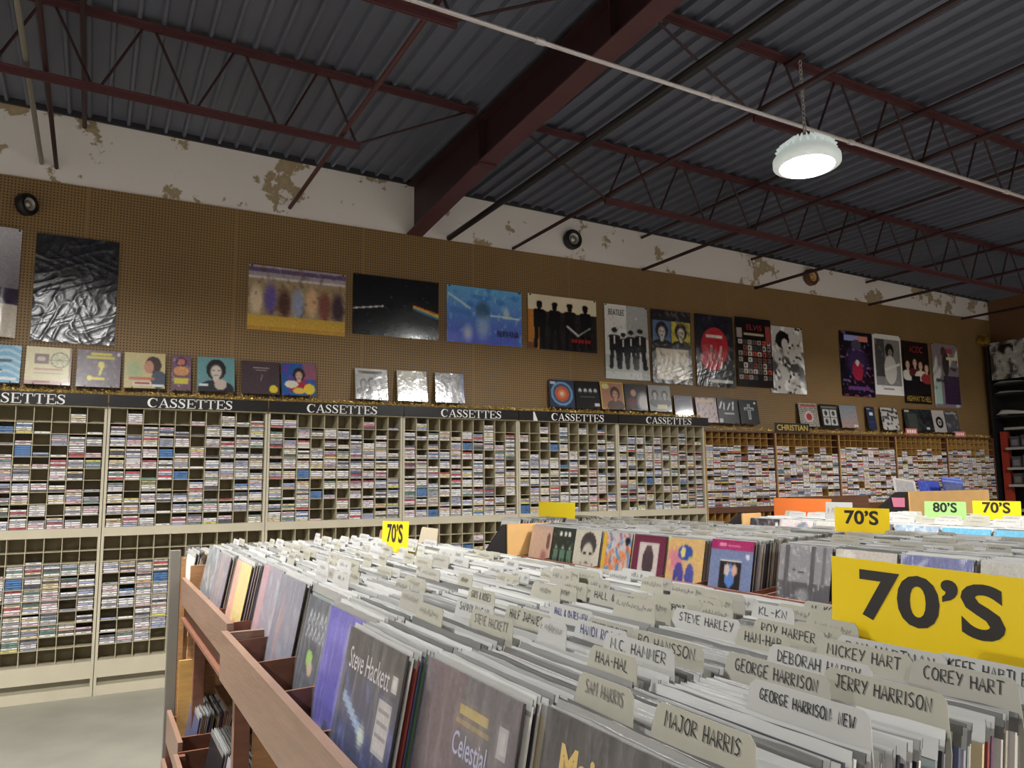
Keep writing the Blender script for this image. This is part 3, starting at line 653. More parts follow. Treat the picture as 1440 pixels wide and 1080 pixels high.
def A_four(A):
    A.fill((36, 32, 32)); A.rect(0, .7, 1, 1, (212, 194, 170)); A.put((A.u < .16) & (A.v < .72), (176, 116, 56)); A.rect(0, .0, .12, .12, (120, 80, 50))
    for c in (.16, .38, .6, .83): A.figure(c, .06, .82, (18, 16, 18), w=1.1)
    A.line((.56, .46), (.72, .3), .02, (190, 190, 190)); A.line((.72, .3), (.9, .46), .012, (170, 170, 170))
    for k in range(6): A.rect(.62+k*.05, .16, .655+k*.05, .24, (170, 36, 40))
def A_walkers(A):
    A.vgrad((186, 192, 190), (216, 212, 213)); A.put((A.u > .5) & (A.v > .55), (158, 160, 162)); A.blot(8, 3, .5, (130, 132, 134), .4); A.rect(0, .1, 1, .32, (172, 178, 176)); A.blot(6, 7, .6, (204, 206, 204), .7)
    for c, h in ((.22, .52), (.42, .46), (.6, .5), (.82, .53)): A.figure(c, .16, h, (36, 36, 38), (176, 172, 168), 1.3); A.rect(c-.02, .16+h*.6, c+.02, .16+h*.8, (206, 206, 206))
def A_portraits(A):
    A.fill((30, 28, 38)); A.rect(.04, .5, .48, .86, (86, 116, 160)); A.rect(.5, .5, .98, .86, (206, 192, 74)); A.head(.26, .7, .1, (30, 26, 30), (206, 202, 196), (30, 30, 34)); A.head(.74, .7, .1, (40, 32, 28), (222, 214, 200), (40, 36, 40))
    A.rect(.1, .05, .92, .48, (214, 206, 186)); A.blot(5, 11, .25, (120, 110, 96), .7); A.rect(0, 0, 1, .05, (24, 22, 24))
def A_redblob(A):
    A.vgrad((40, 44, 48), (18, 20, 36)); A.ell(.5, .56, .36, .27, (188, 40, 56)); A.ell(.42, .38, .3, .16, (196, 62, 76)); A.rect(.26, .68, .7, .72, (224, 216, 210)); A.line((.36, .36), (.4, .56), .022, (226, 180, 176)); A.line((.6, .36), (.66, .56), .022, (226, 180, 176))
    A.blot(4, 2, .5, (96, 104, 108), .5); A.rect(.35, .06, .95, .1, (206, 206, 206)); A.rect(0, 0, 1, .03, (12, 12, 14))
def A_grid(A):
    A.fill((22, 18, 20)); r = random.Random(4)
    for j in range(7):
        for i in range(7):
            if r.random() < .9:
                c = r.choice([(150, 140, 132), (92, 84, 84), (186, 180, 170), (120, 70, 60), (70, 64, 72), (196, 80, 60)])
                A.rect(.05+i*.135, .1+j*.085, .05+i*.135+.11, .1+j*.085+.07, c); A.rect(.08+i*.135, .12+j*.085, .12+i*.135, .15+j*.085, (40, 36, 36))
    A.rect(.22, .74, .78, .78, (176, 160, 130)); A.rect(.02, .7, .16, .84, (150, 140, 136)); A.rect(.84, .66, .98, .9, (140, 60, 60)); A.rect(0, 0, 1, .06, (20, 18, 18))
def A_bw(A, s=1):
    A.fill((176, 174, 172)); A.blot(2, s, .15, (60, 58, 58), .9); A.blot(3.5, s+3, .3, (226, 224, 222), .9); A.blot(5, s+9, .5, (24, 24, 26), .9); A.ell(.4, .8, .2, .13, (24, 22, 24)); A.ell(.46, .74, .1, .08, (186, 182, 178))
def A_purple(A):
    A.fill((24, 20, 34)); A.ell(.5, .55, .42, .33, (58, 44, 84), 1, soft=.5); A.blot(7, 5, .45, (150, 120, 170), .7); A.blot(6, 8, .55, (180, 60, 80), .8); A.ell(.5, .4, .16, .16, (150, 40, 66)); A.ell(.5, .52, .06, .05, (206, 196, 190)); A.rect(.14, .86, .55, .94, (146, 150, 206)); A.rect(.55, .86, .86, .94, (206, 130, 120)); A.ell(.5, .8, .15, .08, (76, 70, 90)); A.rect(.2, .1, .85, .16, (96, 60, 120))
def A_whiteframe(A):
    A.fill((214, 208, 206)); A.rect(.06, .16, .95, .92, (120, 118, 118)); A.rect(.06, .3, .4, .92, (66, 66, 66)); A.blot(5, 3, .5, (150, 148, 148), .4); A.ell(.58, .74, .15, .12, (32, 30, 30)); A.ell(.6, .7, .08, .07, (120, 110, 104)); A.ell(.58, .42, .22, .24, (186, 184, 182)); A.line((.4, .42), (.9, .52), .02, (206, 204, 200)); A.rect(.3, .09, .66, .11, (90, 86, 84)); A.rect(0, 0, 1, .16, (214, 208, 206), .2)
def A_band(A):
    A.fill((28, 22, 24))
    for c, k, sh in ((.18, .62, (200, 196, 190)), (.45, .66, (90, 40, 40)), (.66, .62, (206, 196, 186)), (.88, .58, (140, 50, 56))): A.head(c, k, .08, (44, 28, 24), (206, 170, 150), sh)
    A.rect(.3, .16, .62, .44, (30, 26, 30))
def A_lastposter(A):
    A.fill((120, 110, 118)); A.blot(2, 13, .2, (196, 196, 196), .9); A.rect(.4, .05, 1, .5, (58, 40, 66)); A.ell(.52, .7, .13, .2, (46, 36, 40)); A.ell(.45, .88, .1, .08, (70, 50, 46)); A.rect(.05, .05, .3, .4, (150, 176, 168)); A.blot(4, 5, .5, (40, 36, 44), .8); A.rect(.55, .86, .8, .93, (150, 60, 66)); A.rect(.55, .76, .95, .8, (196, 190, 150))
POST = [  # name label design x0 x1 z0 z1 finish
 ('grey city view poster with a curled right edge, at the left edge', A_city, -1.20, -.60, 2.83, 3.74, 'p', 5),
 ('black glossy crinkled poster, nearly blank, at the left', A_dark, -.497, .118, 2.82, 3.73, 'f', 1),
 ('wide poster of soft purple and tan patches over a gold band', A_bench, 1.20, 2.12, 3.06, 3.68, 'p', 2),
 ('wide black poster with a thin pale beam and coloured stripes', A_black_band, 2.198, 3.112, 3.10, 3.71, 'p', 3),
 ('wide blue underwater poster with dark capitals in its lower corner', A_water, 3.204, 4.105, 3.102, 3.712, 'p', 4),
 ('wide poster of four dark standing figures against a pale sky', A_four, 4.185, 5.10, 3.10, 3.72, 'p', 6),
 ('grey tall poster of four walking men in dark suits', A_walkers, 5.215, 5.84, 2.818, 3.71, 'p', 7),
 ('tall poster with a blue and a yellow portrait above a crinkled pale lower half', A_portraits, 5.90, 6.52, 2.80, 3.71, 'f2', 8),
 ('tall black poster with a big red rounded shape', A_redblob, 6.594, 7.23, 2.80, 3.72, 'f2', 9),
 ('tall dark poster covered with a grid of small pictures', A_grid, 7.27, 7.90, 2.83, 3.74, 'p', 10),
 ('tall black and white poster overlapping the grid poster at its right', A_bw, 7.87, 8.50, 2.77, 3.68, 'p', 11),
 ('tall dark purple poster with ornate pale lettering, leftmost of the far four', A_purple, 9.255, 9.95, 2.79, 3.725, 'p', 12),
 ('white bordered grey poster of one standing figure, second of the far four', A_whiteframe, 9.96, 10.60, 2.84, 3.74, 'p', 13),
 ('black poster with a row of faces and red and gold lettering', A_band, 10.62, 11.25, 2.74, 3.68, 'p', 14),
 ('grey and purple poster nearest the right corner, last of the far four', A_lastposter, 11.33, 11.98, 2.70, 3.70, 'p', 15)]
for pi, (lab, fn, x0, x1, z0, z1, fin, sd) in enumerate(POST):
    w, h = x1-x0, z1-z0; nu, nv = (90, 60) if w > h else (60, 90)
    im = np.clip(art_design(fn, nu, nv, w/h)*(1.22 if fin == 'p' else 1.1), 0, 250)
    amp = {'p': .003, 'f': .006, 'f2': .005}[fin]; r = random.Random(sd)
    ph = [(r.uniform(2, 9), r.uniform(-7, 7), r.uniform(0, 6)) for _ in range(6)]
    curl = pi == 0
    def P(u, v):
        e = sum(math.sin(a*u+b_*v+c) for a, b_, c in ph)/6
        y = -.012-amp*(1+e)
        if fin != 'p': y -= (.8 if fin == 'f' else .5)*.0035*(1-abs(math.sin(13*u+5*math.sin(6*v+sd)+2.2*math.sin(17*v))))**3+(.8 if fin == 'f' else .5)*.003*(1-abs(math.sin(16*v+3*math.sin(9*u+sd))))**3+.0025*(1-abs(math.sin(9*(u+v)+4*math.sin(5*u-7*v))))**4
        if curl and u > .6: y -= .05*math.sin((u-.6)/.4*math.pi)*(.4+.6*(1-v))
        if pi in (6, 10): y -= .03*max(0, u-.85)/.15*(1-v)
        return (u*w, y, v*h)
    mb = MB(); painted_grid(mb, im, P)
    o = mb.build('poster', M_FOIL if fin != 'p' else M_POSTER, None, True); o.location = (x0, -(.012 if pi == 9 else 0) , z0)
    tag(o, lab, 'poster', 'posters on the brown wall')
    for cu in (.03, .97):
        pin = MB(); pin.bar((cu*w, -.002, h-.012), (cu*w, -.028, h-.012), .014, .014); pin.build('pushpin', M_PIPEBLACK, o)
    def pt(txt, u0, v0, u1, v1, m, bold=0): q = MB(); put_font(q, txt, (u0*w, -.024-amp*.6, v0*h), (1, 0, 0), (0, 0, 1), (u1-u0)*w, (v1-v0)*h, bold); q.build('lettering', m, o)
    if pi == 4: pt('NIRVANA', .66, .14, .95, .26, M_INK)
    if pi == 6: pt('BEATLES', .08, .85, .44, .93, M_INK)
    if pi == 9: pt('ELVIS', .28, .82, .72, .9, M_REDINK, .02)
    if pi == 13: pt('AC/DC', .25, .82, .75, .93, M_REDINK, .02); pt('HIGHWAY TO HELL', .05, .03, .95, .12, M_GOLDINK, .02)

# ================================================================== DISPLAYED RECORDS ON THE LEDGE
def mk(bg, *ops):
    def f(A):
        A.fill(bg)
        for o in ops: getattr(A, o[0])(*o[1:])
    return f
def A_waves(A):
    A.fill((120, 176, 210)); A.put(np.sin(A.v*34+3*np.sin(A.u*7)) > .3, (176, 208, 224)); A.rect(.2, .55, .8, .62, (60, 84, 110)); A.rect(.1, .3, .6, .36, (70, 96, 120)); A.ell(.15, .5, .14, .1, (60, 60, 66)); A.rect(.5, .06, .92, .14, (230, 236, 240))
def A_wheel(A):
    A.fill((222, 212, 172)); A.ring(.74, .66, .2, .012, (96, 110, 90))
    for k in range(12): A.line((.74, .66), (.74+.19*math.cos(k*.524), .66+.19*math.sin(k*.524)), .006, (120, 130, 106))
    A.rect(.18, .55, .5, .8, (120, 96, 92)); A.ell(.34, .68, .1, .07, (196, 180, 170)); A.rect(.18, .37, .8, .43, (190, 140, 120)); A.rect(.18, .28, .8, .31, (170, 160, 140)); A.rect(0, 0, 1, .1, (190, 150, 150)); A.rect(.2, .05, .55, .09, (150, 80, 80)); A.rect(.96, 0, 1, 1, (150, 110, 100))
def A_yellowtext(A):
    A.fill((112, 98, 108)); A.blot(5, 4, .3, (150, 138, 148), .7); A.rect(.3, .86, .78, .93, (214, 200, 70)); A.rect(.22, .76, .86, .84, (206, 190, 70)); A.ell(.55, .6, .08, .1, (222, 212, 110)); A.line((.58, .56), (.52, .34), .035, (226, 216, 100)); A.rect(.26, .2, .64, .27, (226, 214, 60)); A.ell(.3, .24, .06, .08, (226, 214, 60)); A.rect(.9, .86, .98, .95, (200, 196, 200))
def A_country(A):
    A.fill((206, 190, 140)); A.ell(.25, .5, .3, .4, (150, 180, 140), .7, soft=.8); A.ell(.7, .66, .2, .24, (66, 44, 44)); A.ell(.6, .6, .12, .18, (196, 140, 116)); A.ell(.85, .25, .2, .25, (74, 82, 100)); A.rect(.12, .24, .75, .32, (196, 110, 90)); A.rect(.22, .08, .66, .2, (226, 210, 200)); A.rect(.26, .11, .62, .17, (170, 60, 60)); A.rect(.7, .05, .98, .12, (236, 234, 226))
def A_longbox(A):
    A.fill((120, 92, 110)); A.ell(.5, .82, .3, .1, (206, 120, 96)); A.ring(.5, .82, .12, .03, (90, 60, 90)); A.ell(.5, .56, .4, .14, (214, 150, 100)); A.blot(5, 3, .4, (220, 200, 180), .6); A.rect(.15, .18, .85, .36, (214, 200, 80)); A.rect(.2, .25, .8, .27, (120, 90, 60))
def A_facepic(A): A.fill((110, 156, 160)); A.head(.5, .58, .25, (34, 30, 32), (214, 200, 190), (44, 46, 52)); A.ell(.62, .2, .17, .16, (206, 186, 176)); A.rect(.06, .14, .3, .22, (226, 228, 230))
def A_brown(A): A.fill((74, 58, 64)); A.rect(.3, .78, .72, .81, (190, 180, 176)); A.rect(.36, .72, .66, .75, (170, 160, 156)); A.line((.5, .4), (.54, .58), .012, (170, 160, 160)); A.ell(.84, .16, .12, .12, (230, 204, 60))
def A_colourful(A): A.fill((40, 90, 160)); A.blot(2, 3, .2, (110, 60, 150), .8); A.put((A.u > .6) & (A.v > .5), (200, 90, 80), .6); A.head(.5, .62, .17, (36, 28, 32), (214, 170, 150), (170, 40, 60)); A.ell(.8, .2, .17, .17, (230, 200, 60)); A.ell(.28, .34, .2, .12, (226, 220, 196)); A.ell(.5, .14, .18, .1, (226, 190, 80))
def A_bwgroup(A):
    A.fill((176, 172, 168)); A.rect(0, .8, 1, 1, (210, 206, 202)); A.rect(.1, .84, .86, .93, (40, 38, 38))
    for c, k in ((.25, .5), (.5, .55), (.72, .52)): A.head(c, k, .12, (34, 32, 32), (190, 184, 178), (50, 48, 48))
    A.rect(.72, .16, .94, .28, (224, 226, 190))
def A_silver(A): A.vgrad((160, 156, 138), (200, 196, 180)); A.blot(3, 2, .3, (226, 222, 206), .6); A.rect(.85, 0, 1, 1, (150, 146, 132))
def A_silverblue(A): A.vgrad((176, 170, 176), (120, 116, 116)); A.blot(3, 12, .2, (216, 214, 216), .7); A.rect(.92, 0, 1, 1, (80, 110, 170)); A.ell(.6, .65, .3, .3, (90, 84, 82), .5, soft=.7)
def A_target(A):
    A.fill((52, 60, 88)); 
    for r_, c in ((.44, (120, 170, 200)), (.36, (70, 90, 130)), (.28, (206, 96, 60)), (.16, (220, 140, 100)), (.08, (236, 210, 190))): A.ell(.5, .5, r_, r_, c)
    A.rect(.04, .84, .26, .94, (206, 210, 214))
def A_rowfaces(A):
    A.fill((24, 22, 24))
    for c in (.2, .42, .63, .84): A.ell(c, .64, .09, .12, (206, 206, 206), soft=.4); A.ell(c, .55, .08, .06, (26, 24, 26), .7)
    A.rect(.2, .4, .8, .44, (130, 130, 130)); A.rect(.76, .08, .98, .18, (220, 216, 220))
def A_tanport(A): A.fill((170, 120, 88)); A.rect(0, 0, 1, .05, (206, 170, 84)); A.rect(0, .95, 1, 1, (206, 170, 84)); A.rect(0, 0, .05, 1, (206, 170, 84)); A.rect(.95, 0, 1, 1, (206, 170, 84)); A.head(.62, .55, .2, (52, 36, 32), (196, 140, 110), (90, 60, 50)); A.ell(.22, .84, .16, .1, (212, 206, 140))
def A_darkwhite(A): A.fill((36, 30, 32)); A.ell(.85, .3, .4, .5, (206, 204, 204), soft=.5); A.ell(.4, .66, .15, .16, (196, 150, 130), soft=.3); A.ell(.3, .3, .25, .25, (110, 40, 44), soft=.5)  # pale ellipse at the right is glare painted into the sleeve colours
def A_greygroup(A):
    A.fill((150, 152, 150))
    for c in (.28, .72): A.head(c, .62, .14, (60, 58, 56), (206, 200, 190), (90, 92, 96))
    A.rect(.35, .1, .8, .26, (214, 204, 160))
def A_dusk(A): A.fill((72, 66, 84)); A.blot(3, 4, .3, (110, 90, 110), .7); A.ell(.62, .5, .15, .2, (40, 44, 66), soft=.4); A.rect(.1, .8, .8, .9, (96, 80, 110))
def A_pinkpic(A): A.fill((186, 160, 158)); A.blot(4, 6, .2, (120, 96, 120), .8); A.rect(.1, .8, .9, .92, (206, 180, 150)); A.rect(.04, .02, .2, .12, (226, 224, 220))
def A_brush(A): A.fill((24, 24, 28)); A.line((.1, .6), (.22, .84), .04, (226, 226, 226)); A.line((.3, .55), (.34, .8), .035, (226, 226, 226)); A.line((.48, .55), (.62, .8), .035, (226, 226, 226)); A.line((.74, .55), (.78, .85), .04, (226, 226, 226)); A.rect(.3, .36, .8, .42, (190, 190, 194)); A.rect(.03, .02, .2, .2, (186, 180, 180))
def A_cross(A): A.fill((20, 22, 26)); A.rect(.44, .2, .56, .84, (190, 196, 196)); A.rect(.24, .56, .76, .68, (190, 196, 196)); A.rect(.47, .24, .53, .8, (60, 66, 70)); A.rect(.28, .59, .72, .65, (60, 66, 70)); A.ell(.84, .88, .06, .05, (220, 224, 220))
def A_pattern(A): A.fill((206, 200, 186)); A.put(np.sin((A.u+A.v)*40)*np.sin((A.u-A.v)*40) > .1, (52, 48, 50)); A.ell(.5, .42, .24, .24, (206, 190, 190)); A.ell(.5, .42, .15, .15, (170, 60, 66)); A.rect(.1, .84, .9, .94, (176, 90, 90))
def A_fourpics(A):
    A.fill((40, 40, 42))
    for i in (0, 1):
        for j in (0, 1): A.rect(.1+.43*i, .1+.36*j, .48+.43*i, .42+.36*j, (200, 200, 196)); A.ell(.29+.43*i, .26+.36*j, .09, .11, (70, 68, 68))
    A.rect(.04, .84, .96, .94, (120, 122, 120))
def A_hazy(A): A.vgrad((170, 150, 146), (130, 150, 164)); A.blot(3, 8, .3, (186, 110, 100), .5); A.rect(.7, .04, .95, .14, (220, 220, 216))
def A_bluestrip(A): A.fill((52, 58, 86)); A.rect(.3, .62, .75, .76, (216, 222, 230)); A.rect(.2, .3, .8, .34, (90, 100, 130)); A.rect(.1, .88, .5, .93, (180, 184, 190))
def A_bwphoto(A): A.fill((196, 192, 188)); A.blot(3, 5, .1, (52, 52, 56), .9); A.rect(.04, .84, .5, .9, (60, 60, 62)); A.blot(5, 9, .5, (226, 226, 226), .9)
def A_darkgreen(A): A.fill((48, 54, 52)); A.rect(.2, .1, .8, .8, (74, 78, 74)); A.blot(5, 3, .4, (104, 100, 96), .6); A.rect(.05, .86, .35, .96, (190, 196, 186))
def A_dkphoto(A): A.fill((36, 36, 40)); A.blot(4, 3, .3, (96, 96, 104), .8); A.rect(.4, .08, .7, .2, (206, 206, 206))
def A_ring2(A): A.fill((196, 190, 186)); A.ring(.52, .45, .2, .06, (36, 34, 36)); A.ell(.52, .45, .06, .06, (60, 56, 56))
def A_greyhaze(A): A.fill((84, 84, 90)); A.blot(2, 2, .3, (150, 150, 156), .8); A.rect(.1, .86, .9, .93, (180, 180, 184))
LEDGE = [ # x0 x1 z0 z1 fn label
 (-.86, -.545, 2.458, 2.77, A_waves, 'light blue wavy record sleeve at the left edge'), (-.515, -.19, 2.458, 2.775, A_wheel, 'cream record sleeve with a spoked wheel drawing'), (-.15, .175, 2.455, 2.775, A_yellowtext, 'grey purple record sleeve with yellow lettering and figure'),
 (.205, .525, 2.46, 2.775, A_country, 'tan record sleeve with a dark haired man in profile'), (.575, .735, 2.455, 2.77, A_longbox, 'narrow tall disc box with a yellow panel'), (.785, 1.10, 2.46, 2.775, A_facepic, 'teal record sleeve with a large face resting on a hand'),
 (1.16, 1.50, 2.455, 2.765, A_brown, 'dark brown boxed record with a yellow round sticker'), (1.52, 1.835, 2.455, 2.765, A_colourful, 'bright blue and red record sleeve with a long haired figure'), (2.22, 2.55, 2.45, 2.757, A_bwgroup, 'black and white record sleeve of a group under a pale title band'),
 (2.65, 2.965, 2.45, 2.76, A_silver, 'plain silvery cream record sleeve, shiny'), (3.06, 3.375, 2.45, 2.76, A_silverblue, 'shiny silver record sleeve with a blue right edge'), (4.42, 4.745, 2.45, 2.765, A_target, 'blue record sleeve with an orange disc in the middle'),
 (4.765, 5.085, 2.45, 2.765, A_rowfaces, 'black record sleeve with a row of four pale faces'), (5.11, 5.44, 2.45, 2.775, A_tanport, 'tan record sleeve with a gold border'), (5.45, 5.77, 2.45, 2.765, A_darkwhite, 'dark record sleeve with a white glare at its right'),
 (5.80, 6.13, 2.45, 2.77, A_greygroup, 'grey record sleeve of two heads with a cream sticker'), (6.19, 6.47, 2.34, 2.66, A_dusk, 'dim violet record sleeve behind the end of the last black sign'), (6.53, 6.86, 2.335, 2.65, A_pinkpic, 'dusty pink record sleeve on the wooden rack'),
 (6.88, 7.22, 2.335, 2.66, A_brush, 'black record sleeve with white brushed strokes'), (7.25, 7.575, 2.335, 2.65, A_cross, 'black record sleeve with a pale ornate cross'), (8.32, 8.68, 2.33, 2.65, A_pattern, 'patterned record sleeve with a red disc, right of the gold lettered sign'),
 (8.74, 9.09, 2.33, 2.65, A_fourpics, 'record sleeve with four black and white pictures'), (9.13, 9.48, 2.33, 2.65, A_hazy, 'hazy pink and blue record sleeve'), (9.69, 9.87, 2.32, 2.65, A_bluestrip, 'narrow dark blue disc box with a white patch'),
 (10.0, 10.36, 2.32, 2.65, A_bwphoto, 'black and white record sleeve above a red price card'), (10.52, 10.86, 2.32, 2.65, A_darkgreen, 'dark green record sleeve'), (10.87, 11.17, 2.32, 2.65, A_dkphoto, 'almost black record sleeve with a small white label'),
 (11.18, 11.48, 2.31, 2.65, A_ring2, 'white record sleeve with a dark ring'), (11.50, 11.83, 2.31, 2.65, A_greyhaze, 'grey record sleeve nearest the right corner')]
for i, (x0, x1, z0, z1, fn, lab) in enumerate(LEDGE):
    w, h = x1-x0, z1-z0; nu = max(16, int(42*w/.32)); im = art_design(fn, nu, 42, w/h)
    mb = MB(); painted_grid(mb, im, lambda u, v: (u*w, -.0065, v*h), 0)
    mb.box(0, w, -.006, 0, 0, h, c=(70, 62, 62))
    o = mb.build('record_album', M_GLOSSPRINT); o.location = (x0, -.07, z0); o.rotation_euler = (-.13, random.uniform(-.012, .012), random.uniform(-.03, .03))
    tag(o, lab, 'record', 'records displayed along the wall')
    for fx in (.2, .8):
        hk = MB(); hk.v = []; hk.tube([(fx*w, .058, -.007), (fx*w, -.012, -.007), (fx*w, -.0125, .012)], .0035, 6); hk.build('peg_hook', M_PIPEBLACK, o)
    if i in (10, 9, 8): 
        f = MB(); f.face([(-.003, -.009, -.003), (w+.003, -.009, -.003), (w+.003, -.009, h+.003), (-.003, -.009, h+.003)]); f.build('plastic_sleeve', M_FILM, o)
for x, z, lab in ((10.30, 2.318, 'small red and white price card below the black and white sleeve'), (11.45, 2.30, 'small red and white price card nearest the right corner')):
    t = thing('price_card', (x, -.205, z-.062), lab, 'card', 'red price cards'); boxpart('card', mat('pink_red_card', (216, 120, 116), .5), t, 0, .26, -.004, 0, 0, .085)
    mb = MB()
    for k in range(4): mb.face([(.03+k*.052, -.0052, .02), (.065+k*.052, -.0052, .02), (.065+k*.052, -.0052, .065), (.03+k*.052, -.0052, .065)])
    mb.build('panel_marks', M_WHITEINK, t)

# ================================================================== RECORD RACKS
TH = .19                                    # lean of the records
LPH = .315
def rot_lean(th): return Matrix.Rotation(th, 4, 'Y')
def jacket_geo(mb, c, r, w=.3125, t=.0036, edge=None, T=None, face=None):
    e = edge or c; lt = tuple(min(255, int(q*.7+30)) for q in e)
    x0, x1 = -t/2, t/2
    P = [(x0, -w/2, 0), (x1, -w/2, 0), (x1, w/2, 0), (x0, w/2, 0), (x0, -w/2, LPH), (x1, -w/2, LPH), (x1, w/2, LPH), (x0, w/2, LPH)]
    if T is not None: P = [T @ Vector(p) for p in P]
    mb.hexa(P, [e, tuple(int(q*.75) for q in e), e, (160, 158, 154), e, face or c])  # top edge darker: shade of the gaps between sleeves put into its colour
def sleeve_geo(mb, r, w=.319, T=None, h=None):
    """clear outer sleeve: the wavy top lip that stands above the jacket and the side folds"""
    n = 7; t = .0052; hh = LPH+(h or .010); b = len(mb.v); wob = [(r.uniform(-.0006, .0006), r.uniform(-.0013, .0013)) for _ in range(n+1)]
    pts = []
    for i in range(n+1):
        y = w/2-w*i/n; dx, dz = wob[i]
        pts += [(-t/2-.0004, y, LPH-.012), (-t/2+dx, y, hh+dz), (-t/2+.0011+dx, y, hh+dz-.0004), (-t/2+.0011+dx, y, LPH+.0004)]
    if T is not None: pts = [T @ Vector(p) for p in pts]
    mb.v += [tuple(p) for p in pts]
    g = r.choice([112, 138, 156, 168, 178, 186, 192, 196, 202, 208]); cs = [(g, g, g-2), (238, 238, 236), (int(g*.75),)*3]  # bright rim and darker back: highlight and shade put into the sleeve colours
    for i in range(n):
        a = b+4*i
        for k in range(3): mb.f.append((a+k, a+4+k, a+5+k, a+1+k)); mb.m.append(1); mb.c.append(cs[k])
JC = [(60, 58, 66), (196, 186, 170), (150, 70, 64), (206, 200, 196), (88, 96, 130), (180, 150, 96), (40, 38, 42), (140, 150, 150), (214, 196, 160), (120, 84, 110), (96, 120, 96), (190, 130, 120), (226, 222, 216), (70, 70, 80), (170, 166, 176)]
JM = []
rj = random.Random(11)
for c in JC: mb = MB(); jacket_geo(mb, c, rj); JM.append(mb.mesh('record_album', M_PRINT))
SM = []
for k in range(18):
    mb = MB(); sleeve_geo(mb, rj); mb.m = [0]*len(mb.m); SM.append(mb.mesh('plastic_sleeve', M_SLEEVE))
RSTUFF = MB()
INDIV = []        # candidates: (depth, matrix, jacket index, sleeve index, label)
def card_geo(w, h, tab_h=.06):
    c = .011; mb = MB(); t = .0006; b0 = .150
    e0, e1 = -w/2-.008, w/2+.008
    out = [(e0, 0), (e1, 0), (e1, h-tab_h), (w/2, h-.007), (w/2-.008, h), (-w/2+.008, h), (-w/2, h-.007), (e0, h-tab_h)]
    n = len(out); b = 0
    mb.v = [(-t, -p[0], p[1]) for p in out]+[(t, -p[0], p[1]) for p in out]
    mb.f = [tuple(range(n))[::-1], tuple(range(n, 2*n))]+[(i, (i+1) % n, n+(i+1) % n, n+i) for i in range(n)]
    mb.m = [0]*len(mb.f); mb.c = [(200, 200, 200)]*len(mb.f)
    return mb
CARDH = LPH+.047
_cm = {}
def place_card(x, y, top, text, label, m=M_CARD, ink=M_INK, w=.165, tw=None, th_=.012, lean=TH, yaw=0, hgt=None, textz=.0145, group='handwritten divider cards', t=.0016):
    H = hgt or CARDH
    key = (round(w, 3), round(H, 3), m.name)
    if key not in _cm: _cm[key] = card_geo(w, H).mesh('divider_card', m)
    o = link('divider_card', _cm[key]); Mx = Matrix.Translation((x, y, top)) @ Matrix.Rotation(yaw, 4, 'Z') @ rot_lean(lean) @ Matrix.Translation((0, 0, -H))
    o.matrix_world = Mx; tag(o, label, 'card', group)
    if text:
        mb = MB(); handwrite(mb, text, (-.0014, 0, H-textz), (0, -1, 0), (0, 0, 1), min(tw or w*.75, w*.92), th_, t); 
        if mb.v: mb.build('handwriting', ink, o)
    return o
def fill_stack(x0, x1, yc, ztop0, ztop1, pitch, rnd, phrase, gaps=(), lean=TH, w=None):
    """records standing one behind another along +X; returns positions"""
    x = x0; n = 0
    while x < x1:
        if any(abs(x-g) < .0045 for g in gaps): x += .002; continue
        f = (x-x0)/max(1e-6, x1-x0); zt = ztop0+(ztop1-ztop0)*f
        th = lean+rnd.uniform(-.004, .004); base = zt-.006-LPH*math.cos(th)+rnd.uniform(-.005, .004)
        Mx = Matrix.Translation((x-LPH*math.sin(th), yc+rnd.uniform(-.004, .004), base)) @ rot_lean(th)
        n += 1; ji = rnd.choices(range(len(JC)), [4, 4, 2, 7, 2, 2, 4, 3, 4, 1, 1, 2, 8, 3, 4])[0]
        top = Mx @ Vector((0, 0, LPH)); px, py, pz = project(top)
        vis = -40 < px < 1480 and py < 1120
        INDIV.append((pz+(0 if vis else 50), Mx, ji, rnd.randrange(18) if rnd.random() < .92 else -1, f"sleeved record album, {ordn(n)} from the front, {phrase}", py))
        x += pitch*rnd.choice([.8, 1, 1, 1.15]) + (.012 if rnd.random() < .02 else 0)
STK = ['nearest stack', 'second nearest stack', 'third nearest stack', 'fourth nearest stack', 'fifth nearest stack', 'sixth nearest stack', 'seventh nearest stack', 'eighth nearest stack', 'ninth nearest stack', 'farthest stack']
PIT1 = .335; Y0 = -3.50
def ycol(i): return Y0-PIT1*i-.16
# ---- near rack: front covers (column, x of top, z of top, design, label)
def A_clear(A): A.fill((120, 126, 130)); A.blot(3, 2, .1, (176, 180, 184), .8); A.ell(.2, .2, .2, .2, (96, 160, 176), .8, soft=.6); A.blot(5, 5, .5, (206, 208, 210), .7)
def A_grey1(A): A.fill((136, 128, 140)); A.blot(3, 7, .2, (176, 160, 160), .8); A.rect(.3, 0, .6, 1, (170, 150, 140), .5)
def A_yell(A): A.fill((226, 206, 130)); A.put(A.u < .35, (222, 170, 150)); A.ell(.62, .25, .2, .14, (206, 100, 70), soft=.6); A.blot(4, 3, .4, (236, 222, 170), .7)
def A_pinkgrey(A): A.fill((150, 142, 156)); A.put(A.u < .3, (196, 150, 156)); A.blot(3, 4, .3, (176, 176, 184), .7)
def A_greyc(A): A.fill((128, 128, 144)); A.blot(2, 3, .3, (150, 150, 160), .6); A.ell(.3, .5, .1, .5, (200, 140, 130), .5, soft=.6)
